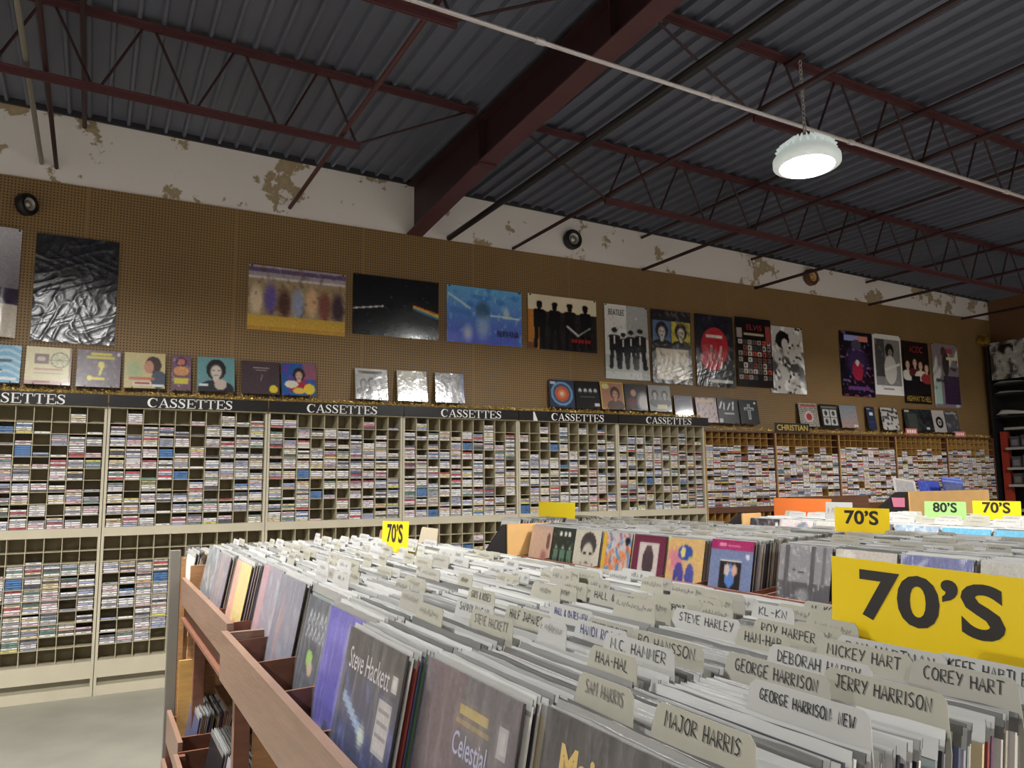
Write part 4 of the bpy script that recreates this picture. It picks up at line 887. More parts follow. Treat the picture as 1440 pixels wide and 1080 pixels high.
def A_script(A):
    A.fill((74, 80, 90)); A.blot(4, 15, .35, (106, 114, 122), .6); r = random.Random(2)
    for j, v in enumerate((.84, .72)):
        for k in range(7): A.line((.12+k*.115, v-.05), (.17+k*.115, v+.05), .012, (176, 184, 190)); A.line((.17+k*.115, v+.05), (.2+k*.115, v-.04), .008, (176, 184, 190))
    A.rect(.2, .4, .5, .62, (60, 62, 70)); A.ell(.36, .52, .1, .07, (150, 196, 96)); A.ell(.42, .45, .08, .06, (196, 170, 150))
    for k in range(9): A.rect(.1+.08*k, .14+.03*(k % 3), .15+.08*k, .2+.03*(k % 3), (150, 156, 162))
def A_purp(A): A.vgrad((84, 76, 170), (92, 84, 186)); A.blot(2, 5, .3, (120, 112, 206), .7); A.ell(.3, .12, .3, .12, (206, 204, 226), .8, soft=.6); A.ell(.4, .08, .08, .2, (50, 60, 90)); A.rect(.84, .86, .94, .94, (210, 208, 220))
def A_bluenight(A):
    A.vgrad((52, 66, 130), (58, 58, 66)); A.blot(3, 21, .3, (84, 98, 170), .7); A.line((.12, .62), (.55, .48), .03, (150, 176, 206)); A.ell(.52, .48, .08, .08, (206, 214, 200), soft=.6)
    for c, h, q in ((.16, .3, (150, 176, 110)), (.3, .34, (96, 120, 150)), (.5, .28, (170, 176, 110)), (.7, .2, (70, 90, 150))): A.ell(c, h*.5, .04, h*.5, q, soft=.5)
    A.put(A.v > .8, (60, 58, 62)); A.rect(.7, .46, .92, .72, (196, 192, 190))
    for k in range(7): A.rect(.73, .49+.03*k, .89, .5+.03*k, (120, 116, 120))
    A.rect(.86, .8, .93, .88, (214, 212, 208))
def A_celest(A): A.put(A.u > -1, (108, 92, 98)); A.put(A.u > .45, (88, 86, 94), .8); A.blot(2, 4, .3, (126, 106, 110), .6); A.ell(.5, .2, .14, .26, (206, 112, 90), soft=.35); A.rect(.84, .74, .92, .88, (190, 186, 188)); A.rect(.44, .84, .72, .875, (196, 172, 96)); A.rect(.42, .79, .74, .815, (170, 150, 92))
def A_blackgold(A): A.fill((54, 54, 58)); A.blot(3, 4, .4, (78, 78, 84), .6)
FRONT = [(9, .522, 1.36, A_blackgold, 'black record sleeve with big gold lettering, nearest of the front row'), (8, .50, 1.36, A_celest, 'dusky mauve record sleeve with an orange patch and pale lettering'), (7, .470, 1.36, A_bluenight, 'dark blue record sleeve with tall pale serif lettering and a white sticker'),
         (6, .522, 1.352, A_purp, 'violet record sleeve mostly hidden behind the dark blue one'), (5, .555, 1.335, A_script, 'slate grey record sleeve with pale scribbled script'), (4, .548, 1.36, A_greyc, 'lavender grey record sleeve in cloudy plastic'),
         (3, .56, 1.36, A_pinkgrey, 'pink and grey record sleeve in cloudy plastic'), (2, .52, 1.352, A_yell, 'pale yellow and pink record sleeve'), (1, .50, 1.355, A_grey1, 'greyish mauve record sleeve in shiny plastic'), (0, .505, 1.36, A_clear, 'shiny clear wrapped record sleeve at the far end of the front row')]
def front_record(fn, x, yc, ztop, label, film=True, w=.3125, lean=TH, txt=(), n=44, yaw=0, group='front record sleeves of the racks'):
    im = art_design(fn, n, n, 1.0); mb = MB()
    painted_grid(mb, im, lambda u, v: (-.0021, w/2-u*w, v*LPH)); mb.box(-.0018, .0018, -w/2, w/2, 0, LPH, c=(70, 66, 66))
    o = mb.build('record_album', M_GLOSSPRINT); th = lean
    o.matrix_world = Matrix.Translation((x-LPH*math.sin(th), yc, ztop-LPH*math.cos(th))) @ Matrix.Rotation(yaw, 4, 'Z') @ rot_lean(th); tag(o, label, 'record', group)
    for (s, u0, v0, u1, v1, m, bold) in txt:
        q = MB(); put_font(q, s, (-.0029, w/2-u0*w, v0*LPH), (0, -1, 0), (0, 0, 1), (u1-u0)*w, (v1-v0)*LPH, bold); q.build('lettering', m, o)
    if film:
        r = random.Random(label); q = MB(); nn = 10; b = 0; W2 = w+.008
        ph = r.uniform(0, 6)
        def F(u, v): return (-.0040-.0012*(1+math.sin(9*u+5*v+ph)), W2/2-u*W2, v*(LPH+.006)-.002)
        im2 = np.full((nn, nn, 3), 220.); painted_grid(q, im2, F); q.build('plastic_sleeve', M_FILM, o, True)
        
    return o
M_GOLDPRINT = mat('gold_print', (212, 178, 96), .4)
M_PALEPRINT = mat('pale_print', (206, 200, 204), .45)
M_LILACPRINT = mat('lilac_print', (176, 176, 206), .45)
FT = {9: [('Major Harris', .14, .72, 1.0, .9, M_GOLDPRINT, .03)], 8: [('Celestial', .42, .66, .76, .76, M_LILACPRINT, .01)], 7: [('Steve Hackett', .1, .78, .82, .9, M_PALEPRINT, .0)]}
# CARDS on the near rack: text, x, y, side, colours
WK = [("MAJOR HARRIS", .559, -6.758, .091), ("SAM HARRIS", .563, -6.612, .065), ("GEORGE HARRISON: NEW", .721, -6.768, .109), ("JERRY HARRISON", .849, -6.762, .106), ("COREY HART", .987, -6.766, .084), ("DEBORAH HARRY", .903, -6.623, .114), ("GEORGE HARRISON", .819, -6.608, .117),
 ("MICKEY HART", 1.008, -6.597, .1), ("DAN HARTMAN", 1.051, -6.601, .118), ("KEEF HARTLEY", 1.058, -6.753, .093), ("HAM-HAP", .973, -6.421, .063), ("ROY HARPER", 1.05, -6.414, .094), ("STEVE HARLEY", 1.001, -6.281, .115), ("AL KOOPER", 1.356, -6.22, .087), ("KL-KN", 1.208, -6.324, .058),
 ("M.C. HAMMER", .742, -6.436, .11), ("BO HANSSON", .796, -6.426, .11), ("HAPPY MONDAYS", .802, -6.294, .083), ("HANOI ROCKS", .777, -6.271, .096), ("HAA-HAL", .676, -6.427, .065), ("~~~~~~", .703, -6.285, .105), ("HALL & OATES-NEW", .83, -6.095, .095), ("HALF JAPANESE", .739, -6.095, .11), ("STEVE HACKETT", .662, -6.089, .11),
 ("SAMMY HAGAR", .695, -5.954, .11), ("GUNS & ROSES", .797, -5.75, .081), ("HALL & OATES-IMPORT", 1.057, -6.07, .14), ("HALL & OATES", 1.036, -5.955, .13), ("KD", 1.145, -6.09, .038), ("~~~~", 1.247, -6.09, .063), ("~~~", 1.308, -5.92, .05), ("~~~~", 1.324, -5.60, .075), ("~~~~", 1.262, -5.42, .086), ("~~~", .606, -5.95, .08), ("~~~~", .628, -5.73, .09)]
fcols = ['cream', 'white', 'grey']; FM = {'cream': M_CARD, 'white': M_CARDW, 'grey': M_CARDG}
colcards = {i: [] for i in range(10)}
for k, (tx_, x, y, w) in enumerate(WK):
    ci = min(range(10), key=lambda i: abs(ycol(i)-y)); left = y > ycol(ci)
    colcards[ci].append([x, left, tx_, w])
rk = random.Random(21)
for ci in range(10):
    want = {9: 3, 8: 6, 7: 8, 6: 12, 5: 14}.get(ci, 15)
    for _ in range(want):
        for _try in range(20):
            x = rk.uniform(1.12 if ci == 9 else (.6 if ci < 6 else .95), 1.37)
            if all(abs(x-q[0]) > .018 for q in colcards[ci]): colcards[ci].append([x, rk.random() < .5, '~'*rk.randint(2, 5), rk.uniform(.04, .1)]); break
YCO = {}
for ci in range(10):
    L_ = sorted(colcards[ci])
    for a, b_ in zip(L_, L_[1:]):
        if b_[0]-a[0] < .006: b_[0] = a[0]+.006
    ph = STK[9-ci]+' of the near brown rack'
    for n, (x, left, tx_, w) in enumerate(L_):
        small = ci < 6
        cwid = max(.085, min(.19, w*1.22+.035)) if not tx_.startswith('~') else rk.choice([.085, .1, .13, .15])
        yc = ycol(ci)+(.155-cwid/2 if left else -.155+cwid/2)
        col = 'cream' if (ci > 6 and rk.random() < .7) else rk.choice(['white', 'white', 'cream', 'grey'])
        scr = tx_.startswith('~')
        ink = M_INKB if tx_ in ('HANOI ROCKS', 'HALL & OATES-NEW') else (M_INKF if tx_ in ('STEVE HACKETT', 'MAJOR HARRIS~', 'SAM HARRIS', 'KD') or (scr and rk.random() < .5) else M_INK)
        if tx_ in ('HANOI ROCKS', 'HALL & OATES-NEW'): col = 'white'
        what = 'reading '+tx_ if tx_ in ('HAM-HAP', 'HAA-HAL', 'KL-KN', 'KD') else ('with scribbled writing' if scr else f"lettered with a {'long' if len(tx_) > 12 else 'short'} name")
        if scr: label = f"{col} divider card, {ordn(n+1)} from the front, {'left' if left else 'right'} side, {STK[9-ci]} of near rack"
        else: label = f"{col} card {what}, {ordn(n+1)} from the front, {STK[9-ci]}"
        lift = rk.uniform(-.006, .010) if scr else rk.uniform(-.001, .004)
        place_card(x+.004, yc, 1.360+.036+lift-(0 if not small else .008)-max(0, x-1.12)*.06, tx_, label, FM[col], ink, cwid, w*1.22, .0155 if len(tx_) < 16 else .0125, lean=TH+rk.uniform(-.01, .02), yaw=0, t=.0017 if not scr else .0012)
    xf = [f for f in FRONT if f[0] == ci][0]
    rs = random.Random(200+ci)
    fill_stack(xf[1]+.009, 1.43, ycol(ci), 1.36, 1.357, .0078, rs, ph, [q[0] for q in L_])
for ci, x, zt, fn, lab in FRONT:
    front_record(fn, x, ycol(ci), zt, lab, True, txt=FT.get(ci, ()), lean=TH+.0, n=48)

# ---- rack carcasses
def rack_near():
    t = thing('record_rack', (.4, -5.2, 0), 'near brown record rack with a long front rail and lower trays', 'record rack', 'record racks'); o_ = Vector((.4, -5.2, 0))
    def bx(name, m, x0, x1, y0, y1, z0, z1, par=None): mb = MB(); mb.box(x0-.4, x1-.4, y0+5.2, y1+5.2, z0, z1); return mb.build(name, m, par or t)
    bx('front_rail', M_BROWN, .392, .412, -4.80, -3.425, 1.10, 1.213)
    bx('front_rail', M_BROWN, .374, .394, -7.05, -4.805, 1.052, 1.194)
    bx('rail_end', M_BROWN, .395, .50, -4.825, -4.806, 1.05, 1.19)
    bx('under_rail', M_DARKWOOD, .413, .432, -4.79, -3.44, 1.03, 1.10)
    bx('deck_board', M_REDWOOD, .395, 1.528, -7.05, -3.43, 1.024, 1.036)
    for i in range(11):
        y = Y0-PIT1*i+.0078
        mb = MB(); X0, X1 = .414 if i < 4 else .396, 1.52
        P = [(X0, y-.004, 1.037), (X1, y-.004, 1.037), (X1, y+.004, 1.037), (X0, y+.004, 1.037), (X0, y-.004, 1.165), (X1, y-.004, 1.21), (X1, y+.004, 1.21), (X0, y+.004, 1.165)]
        mb.hexa([(p[0]-.4, p[1]+5.2, p[2]) for p in P]); mb.build('partition', M_REDWOOD, t)
    bx('back_panel', M_REDWOOD, 1.53, 1.545, -7.05, -3.43, .36, 1.24)
    bx('end_panel', M_ORANGEWOOD, .43, 1.545, -3.428, -3.41, .36, 1.265)
    bx('end_post', M_GREYEDGE, .346, .388, -3.40, -3.35, 0, 1.335)
    bx('end_strip', M_ORANGEWOOD, .390, .412, -3.40, -3.37, .30, 1.30)
    bx('torn_panel', M_YELLOWPLY, .395, .50, -3.445, -3.430, .50, .845)
    for y, x in ((-3.56, .44), (-4.84, .41), (-6.0, .44), (-6.9, .44)): bx('post', M_REDWOOD, x, x+.045, y-.04, y, .36, 1.024)
    bx('post', M_ORANGEWOOD, .47, .55, -4.86, -4.84, .36, 1.024)
    bx('inner_shelf', M_DARKWOOD, .55, 1.52, -7.0, -3.44, .70, .715)
    bx('lower_deck', M_REDWOOD, .35, 1.545, -7.0, -3.42, .335, .35)
    bx('plinth', M_BLACK, .42, 1.52, -7.0, -3.45, 0, .335)
    bx('tray_rail', M_BROWN, .352, .370, -3.95, -3.44, .50, .635)
    bx('tray_rail', M_BROWN, .335, .352, -5.2, -3.97, .47, .60)
    bx('tray_rail', M_BROWN, .336, .352, -3.95, -3.44, .352, .43)
    for y in (-3.43, -3.76, -3.955, -4.30, -4.65):
        mb = MB(); mb.box(.355-.4, 1.0-.4, y-.005+5.2, y+.005+5.2, .351, .60); mb.build('tray_partition', M_REDWOOD, t)
    for y in (-3.98, -4.64): bx('tray_upright', M_REDWOOD, .353, .375, y-.03, y, .351, .60)
    return t
rack_near()
# records in the lower trays
for k, y in enumerate((-3.60, -3.86, -4.13, -4.48)):
    rs = random.Random(300+k)
    yy = y
    if k == 1: yy = -3.858
    lean = .16
    fill_stack(.455+.01*k, .455+.36, yy if k else -3.595, .352+LPH*math.cos(lean)+.01, .352+LPH*math.cos(lean)+.03, .0075, rs, ['farthest', 'second farthest', 'third farthest', 'nearest'][k]+' lower tray of the near rack', lean=lean) if k != 1 else None
mb = MB(); r = random.Random(8)
im = np.full((16, 22, 3), 20.)
painted_grid(mb, im, lambda u, v: (.55+.25*u, -3.75-.5*v+.0*u, .716+.16*math.sin(math.pi*u)*math.sin(math.pi*v)*(1+.35*math.sin(9*u+3)*math.sin(11*v))))
o = mb.build('plastic_bag', mat('black_plastic_bag', (16, 16, 18), .22, bump=.5, bscale=14), None, True); tag(o, 'crumpled black plastic bag on the dark shelf under the near rail', 'bag')
# white records beyond the far end of the near rack
fill_stack(.46, .70, -3.20, 1.315, 1.315, .008, random.Random(77), 'short row behind the far end of the near rack')
t = thing('record_crate', (.44, -3.19, 0), 'orange wood record stand beyond the far end of the near rack', 'record stand')
boxpart('deck', M_ORANGEWOOD, t, 0, .8, -.17, .2, .97, .99); boxpart('front_board', M_ORANGEWOOD, t, -.03, -.012, -.17, .2, .9, 1.14)
for yy in (-.17, .17): boxpart('leg', M_ORANGEWOOD, t, 0, .03, yy, yy+.03, 0, .97); boxpart('leg', M_ORANGEWOOD, t, .75, .78, yy, yy+.03, 0, .97)

# ---- middle rack
def A_pinktan(A): A.fill((204, 174, 156)); A.blot(3, 4, .4, (216, 190, 170), .7); A.ell(.7, .3, .2, .2, (150, 70, 80), .6, soft=.7); A.rect(.5, .06, .9, .16, (60, 44, 50)); A.ell(.85, .65, .08, .2, (90, 50, 60), .8)
def A_green(A):
    A.fill((40, 48, 44)); A.blot(5, 5, .4, (70, 92, 80), .8)
    for c in (.35, .55, .72): A.ell(c, .86, .06, .06, (226, 226, 220))
    for c in (.2, .5, .8): A.figure(c, .1, .5, (96, 130, 110), (190, 190, 180), 1.5)
def A_whiteface(A): A.fill((206, 200, 184)); A.ell(.55, .68, .3, .28, (66, 60, 60)); A.ell(.55, .46, .24, .3, (200, 194, 180), soft=.2); A.ell(.45, .5, .06, .04, (60, 56, 56)); A.ell(.66, .5, .06, .04, (60, 56, 56)); A.ell(.55, .3, .07, .025, (120, 110, 104)); A.rect(.3, 0, .36, .3, (150, 144, 134)); A.rect(.74, 0, .8, .3, (150, 144, 134))
def A_abstract(A): A.fill((200, 190, 190)); A.blot(2.5, 3, .1, (226, 140, 80), .9); A.blot(3, 9, .2, (90, 140, 190), .9); A.blot(4, 13, .4, (206, 80, 70), .9); A.put(A.u < .14, (222, 176, 70)); A.ell(.86, .84, .08, .09, (30, 30, 34))
def A_maroon(A): A.fill((108, 40, 66)); A.rect(.2, .12, .8, .86, (206, 196, 190)); A.ell(.5, .5, .17, .3, (74, 58, 64)); A.ell(.5, .74, .1, .08, (90, 70, 76)); A.rect(.36, .14, .46, .3, (80, 64, 70)); A.rect(.54, .14, .64, .3, (80, 64, 70))
def A_yelblue(A): A.fill((214, 176, 120)); A.ell(.22, .6, .3, .3, (206, 120, 150), .9, soft=.7); A.ell(.5, .74, .2, .14, (50, 80, 160)); A.ell(.44, .75, .07, .1, (226, 210, 150)); A.ell(.36, .3, .14, .26, (76, 70, 150)); A.ell(.66, .32, .12, .24, (80, 84, 160)); A.blot(5, 6, .5, (226, 206, 90), .8)
def A_bluepic(A): A.fill((120, 134, 172)); A.rect(0, .83, 1, 1, (160, 40, 100)); A.rect(.12, .83, 1, 1, (172, 48, 106)); A.rect(.2, .88, .36, .95, (226, 150, 180)); A.rect(.4, .9, .7, .93, (216, 120, 160)); A.rect(.24, .08, .76, .66, (226, 222, 216)); A.rect(.26, .1, .74, .64, (36, 32, 36)); A.ell(.5, .4, .12, .2, (90, 130, 200)); A.ell(.42, .5, .07, .1, (206, 190, 186)); A.ell(.6, .5, .06, .1, (216, 170, 150)); A.ell(.88, .74, .05, .04, (226, 226, 230))
def A_street(A): A.fill((150, 150, 156)); A.rect(0, 0, 1, .45, (64, 64, 74)); A.blot(6, 3, .4, (216, 216, 220), .8); A.rect(.1, .4, .2, 1, (70, 70, 78)); A.rect(.62, .3, .7, 1, (60, 60, 68)); A.rect(.82, .45, .88, 1, (90, 90, 98)); A.line((.3, .62), (.55, .58), .01, (40, 40, 44)); A.ell(.5, .25, .16, .14, (176, 176, 180), .7, soft=.5)
def A_rainbowwhite(A):
    A.fill((206, 200, 190))
    for k, c in enumerate([(196, 90, 60), (214, 180, 90), (110, 140, 110), (90, 110, 180)]): A.rect(.0, .5-.07*k, .8, .56-.07*k, c)
    A.ell(.2, .8, .16, .2, (226, 222, 214))
def A_bluewhite(A): A.fill((112, 120, 180)); A.blot(5, 6, .3, (206, 210, 230), .8)
def A_blank(A): A.fill((196, 194, 186)); A.blot(2, 6, .4, (180, 176, 166), .5)
R2 = [(-2.04, 3.06, A_pinktan, 'dusty pink record sleeve at the far end of the middle rack'), (-2.362, 3.06, A_green, 'dark green record sleeve with pale figures'), (-2.682, 3.05, A_whiteface, 'pale record sleeve with a large drawn face and dark hair'), (-3.01, 3.06, A_abstract, 'multicoloured abstract record sleeve with a black round sticker'),
      (-3.345, 3.06, A_maroon, 'maroon record sleeve with a pale framed figure'), (-3.68, 3.06, A_yelblue, 'yellow and pink record sleeve with blue figures'), (-4.06, 3.05, A_bluepic, 'blue record sleeve with a magenta top band and framed picture'), (-4.53, 3.07, A_street, 'black and white street record sleeve in the middle rack'),
      (-4.87, 3.06, A_rainbowwhite, 'pale record sleeve with rainbow stripes beside the street sleeve'), (-5.20, 3.06, A_bluewhite, 'blue and white shiny record sleeve behind the large yellow sign'), (-5.54, 3.06, A_blank, 'plain pale record sleeve, second nearest in the middle rack'), (-5.88, 3.06, A_blank, 'plain pale record sleeve, nearest in the middle rack')]
Z2a, Z2b = 1.302, 1.345
for k, (y, x, fn, lab) in enumerate(R2):
    yc = y-.157; zt = 1.30 if k < 6 else 1.315
    front_record(fn, x, yc, zt, lab, k in (7, 9), n=36, lean=.2)
    rs = random.Random(400+k); cards = []
    for _ in range(11):
        x_ = rs.uniform(3.2, 3.84)
        if all(abs(x_-q) > .03 for q in cards): cards.append(x_)
    for n, x_ in enumerate(sorted(cards)):
        left = rs.random() < .5; cwid = rs.choice([.1, .165, .165]); col = rs.choice(['cream', 'white', 'grey', 'white'])
        f = (x_-3.05)/1.1
        place_card(x_, yc+(.15-cwid/2 if left else -.15+cwid/2), zt+.025*f+.03+rs.uniform(-.006, .008), '~'*rs.randint(3, 6), f"{col} divider card, {ordn(n+1)} from the front, {'left' if left else 'right'} side, {ordn(k+1)} farthest stack, middle rack", FM[col], rs.choice([M_INK, M_INKF]), cwid, cwid*.75, .013, t=.0014)
    fill_stack(x+.01, 3.92, yc, zt, zt+.03, .0085, rs, f"{ordn(k+1)} farthest stack of the middle rack", cards, lean=.2)
def rack_generic(x0, x1, y0, y1, zr_, ycols, label):
    """front rail at x0, records between x0 and x1"""
    t = thing('record_rack', (x0, (y0+y1)/2, 0), label, 'record rack', 'record racks'); cx, cy = x0, (y0+y1)/2
    def bx(name, m, a, b_, c, d, e, f): mb = MB(); mb.box(a-cx, b_-cx, c-cy, d-cy, e, f); return mb.build(name, m, t)
    bx('front_rail', M_REDWOOD, x0, x0+.02, y0, y1, zr_-.12, zr_)
    bx('deck_board', M_REDWOOD, x0+.021, x1, y0, y1, zr_-.115, zr_-.10)
    bx('back_panel', M_REDWOOD, x1, x1+.018, y0, y1, .02, zr_+.12)
    for y in ycols:
        mb = MB(); mb.hexa([(p[0]-cx, p[1]-cy, p[2]) for p in [(x0+.021, y-.004, zr_-.099), (x1-.002, y-.004, zr_-.099), (x1-.002, y+.004, zr_-.099), (x0+.021, y+.004, zr_-.099), (x0+.021, y-.004, zr_-.002), (x1-.002, y-.004, zr_+.1), (x1-.002, y+.004, zr_+.1), (x0+.021, y+.004, zr_-.002)]]); mb.build('partition', M_REDWOOD, t)
    bx('front_panel', M_DARKWOOD, x0+.1, x0+.118, y0+.02, y1-.02, .12, zr_-.116)
    bx('plinth', M_BLACK, x0+.14, x1-.05, y0+.03, y1-.03, 0, .12)
    for yy in (y0+.01, y1-.05):
        bx('post', M_REDWOOD, x0+.02, x0+.06, yy, yy+.04, 0, zr_-.116)
    return t
rack_generic(2.925, 4.02, -6.25, -2.02, 1.075, [-2.028]+[y-.327 for y, *_ in R2[:6]]+[-4.42, -4.515, -4.862, -5.195, -5.53, -5.872], 'middle record rack with a reddish wooden front rail')
# stepped black end panels with tan boards
def end_panel(x0, xs, x1, y, z0, z1, zb, label, tp=.03):
    t = thing('rack_end_panel', (x0, y, 0), label, 'end panel', 'black and tan end panels')
    mb = MB(); Wd = x1-x0
    out = [(0, 0), (Wd, 0), (Wd, z1-.002), (xs-x0-tp, z1-.002), (0, z0)]
    n = len(out); mb.v = [(p[0], .0, p[1]) for p in out]+[(p[0], .016, p[1]) for p in out]
    mb.f = [tuple(range(n)), tuple(range(n, 2*n))[::-1]]+[((i+1) % n, i, n+i, n+(i+1) % n) for i in range(n)]; mb.m = [0]*len(mb.f); mb.c = [(20, 20, 20)]*len(mb.f)
    mb.build('black_panel', M_BLACK, t)
    boxpart('tan_board', M_TAN, t, xs-x0, Wd, -.014, -.0005, zb, z1)
    return t
end_panel(2.68, 2.852, 3.24, -1.99, 1.13, 1.312, .95, 'black sloped end panel with a tan board at the far end of the middle rack')
fill_stack(2.99, 3.75, -1.80, 1.338, 1.338, .009, random.Random(55), 'row behind the tan end board of the middle rack', lean=.15)
t = thing('record_stand', (3.3, -1.8, 0), 'low dark record stand behind the tan end board of the middle rack', 'record stand')
boxpart('deck', M_DARKWOOD, t, -.4, .5, -.17, .17, .985, 1.0); 
for xx in (-.38, .45): boxpart('leg', M_DARKWOOD, t, xx, xx+.04, -.14, .14, 0, .985)

# ---- third rack
def A_r1(A): A.fill((60, 56, 58)); A.blot(4, 3, .3, (140, 138, 140), .8); A.ell(.75, .5, .2, .4, (190, 70, 66), soft=.6); A.ell(.92, .82, .06, .1, (226, 226, 226))
def A_r2(A): A.fill((206, 196, 196)); A.ring(.7, .72, .18, .05, (120, 126, 136)); A.blot(3, 4, .4, (190, 170, 176), .7)
def A_lightblue(A): A.fill((110, 176, 206)); A.rect(.3, .78, .7, .84, (60, 110, 160)); A.rect(.8, .6, .9, .86, (214, 222, 226))
def A_bluegrey(A): A.fill((150, 170, 190)); A.blot(6, 3, .2, (206, 214, 222), .9); A.blot(5, 7, .4, (90, 110, 140), .7)
def A_darkedge(A): A.fill((90, 92, 110)); A.blot(4, 3, .4, (140, 146, 160), .6)
def A_greencard(A): A.fill((120, 206, 140)); A.rect(0, .8, 1, 1, (90, 170, 116))
R3 = [(-2.60, A_r1, 'grey and red record sleeve beside the third rack end panel'), (-2.93, A_r2, 'pale record sleeve with a grey ring in the third rack'), (-3.26, A_blank, 'plain cream record sleeve in the third rack'), (-3.59, A_darkedge, 'slate record sleeve behind the middle yellow sign'), (-3.92, A_bluegrey, 'blue grey patterned record sleeve below the green sign'),
      (-4.25, A_lightblue, 'light blue record sleeve below the far yellow sign'), (-4.58, A_lightblue, 'light blue record sleeve nearest in the third rack'), (-4.91, A_blank, 'plain cream record sleeve, last in the third rack')]
for k, (y, fn, lab) in enumerate(R3):
    yc = y-.157; zt = 1.322
    front_record(fn, 4.80, yc, zt, lab, False, n=24, lean=.2, w=.308)
    rs = random.Random(500+k); cards = sorted(set(round(rs.uniform(4.9, 5.7), 2) for _ in range(7)))
    for n, x_ in enumerate(cards):
        col = rs.choice(['cream', 'white', 'white']); cwid = .165; left = rs.random() < .5
        place_card(x_, yc+(.15-cwid/2 if left else -.15+cwid/2), zt+.03+.02*(x_-4.8)+.012, '~'*rs.randint(3, 6), f"{col} divider card, {ordn(n+1)} from the front, {ordn(k+1)} farthest stack, third rack", FM[col], M_INKF, cwid, .12, .013, t=.0016)
    fill_stack(4.812, 5.75, yc, zt, zt+.018, .01, rs, f"{ordn(k+1)} farthest stack of the third rack", cards, lean=.2)
rack_generic(4.68, 5.80, -5.25, -2.58, 1.10, [y+.002 for y, *_ in R3]+[-5.238], 'third record rack beyond the middle one')
end_panel(4.66, 4.846, 5.06, -2.45, 1.24, 1.352, 1.0, 'small black end panel with a tan sliver left of the orange sign')

# ---- fourth rack: seen over the others
end_panel(5.90, 6.27, 7.43, -3.0, 1.40, 1.518, 1.02, 'large black sloped end panel with a wide tan board', .15)
for nm in ('tape',):
    mb = MB(); mb.face([(6.06, -3.0035, 1.39), (6.21, -3.0035, 1.385), (6.215, -3.0035, 1.465), (6.04, -3.0035, 1.47)]); mb.v = [(a-6.02, b_+3.0035, c-1.35) for a, b_, c in mb.v]
    o = mb.build('pink_tag', mat('pink_tag_paper', (222, 130, 160), .5)); o.location = (6.02, -3.0035, 1.35); tag(o, 'pink paper tag stuck on the large black end panel', 'tag')
t = thing('record_stand', (6.9, -2.3, 0), 'record stand behind the wide tan end board', 'record stand')
boxpart('deck', M_DARKWOOD, t, -.6, .55, -.66, .6, 1.28, 1.30); boxpart('back_panel', M_DARKWOOD, t, -.6, .55, .6, .62, 0, 1.45)
for xx in (-.58, .5): boxpart('leg', M_DARKWOOD, t, xx, xx+.04, -.6, .59, 0, 1.28)
def facing(x, y, z, c, lab, roll=0, back=-.2, wide=.315, fn=None):
    mb = MB(); im = art_design(fn, 20, 20, 1); painted_grid(mb, im, lambda u, v: ((u-.5)*wide, -.003, v*LPH)); mb.box(-wide/2, wide/2, -.0025, .003, 0, LPH, c=c)
    o = mb.build('record_album', M_GLOSSPRINT); o.location = (x, y, z); o.rotation_euler = (back, roll, 0); tag(o, lab, 'record', 'records showing above the tan board'); return o
def A_greybox(A): A.fill((196, 190, 184)); A.rect(.1, .05, .9, .93, (150, 146, 146)); A.rect(.14, .09, .86, .89, (160, 156, 156))
def A_bl1(A): A.fill((40, 58, 150)); A.blot(5, 4, .4, (120, 140, 206), .8)
def A_bl2(A): A.fill((56, 66, 130)); A.rect(0, .93, 1, 1, (110, 130, 206)); A.rect(0, .84, 1, .88, (120, 140, 210)); A.rect(.1, .1, .9, .78, (82, 88, 120)); A.blot(6, 3, .5, (140, 146, 176), .6)
facing(6.50, -2.84, 1.315, (150, 146, 140), 'grey record sleeve with a pale border rising above the tan board', .12, fn=A_greybox)
facing(6.98, -2.80, 1.305, (40, 58, 150), 'bright blue record sleeve in the middle above the tan board', .02, -.3, fn=A_bl1)
facing(7.22, -2.84, 1.325, (56, 66, 130), 'dark blue record sleeve with lighter bands above the tan board', .08, fn=A_bl2)

# ================================================================== SIGNS ON THE RACKS
def rack_sign(x, y0, y1, z0, z1, m, txt, label, lean=0.05, roll=0, bold=.03, tw=.72, th_=.56, tz=.3, hidden_=.12, film=True, tu=.5):
    t = thing('genre_card', (x, (y0+y1)/2, z0), label, 'sign', 'genre sign cards'); w = abs(y1-y0); h = z1-z0
    t.rotation_euler = (roll, lean, 0)
    mb = MB(); mb.face([(0, w/2, -hidden_), (0, -w/2, -hidden_), (0, -w/2, h), (0, w/2, h)]); mb.build('sign_panel', m, t)
    if txt:
        mb = MB(); put_font(mb, txt, (-.0008, w*tw/2+(.5-tu)*w, tz*h), (0, -1, 0), (0, 0, 1), w*tw, h*th_, bold); mb.build('numerals', M_SIGNINK, t)
    return t
rack_sign(1.150, -6.428, -6.752, 1.362, 1.502, M_YELLOW, "70\u2019S", 'large yellow sign with black numerals, right foreground', roll=.02, tw=.74, th_=.58, tz=.31, hidden_=.13, tu=.545)
rack_sign(1.09, -4.20, -4.51, 1.35, 1.485, M_YELLOWP, "70\u2019S", 'yellow sign with black numerals at the far left of the near rack', roll=-.03, tw=.6, th_=.56, tz=.36)
rack_sign(3.74, -4.305, -4.655, 1.35, 1.476, M_YELLOW, "70\u2019S", 'yellow sign with black numerals in the middle rack', tw=.62, th_=.62, tz=.27)
rack_sign(5.46, -3.69, -4.005, 1.345, 1.464, M_GREEN, "80\u2019S", 'pale green sign with black numerals', tw=.58, th_=.6, tz=.34)
rack_sign(5.52, -4.015, -4.345, 1.345, 1.472, M_YELLOWP, "70\u2019S", 'yellow sign with black numerals beside the green sign', tw=.58, th_=.6, tz=.34)
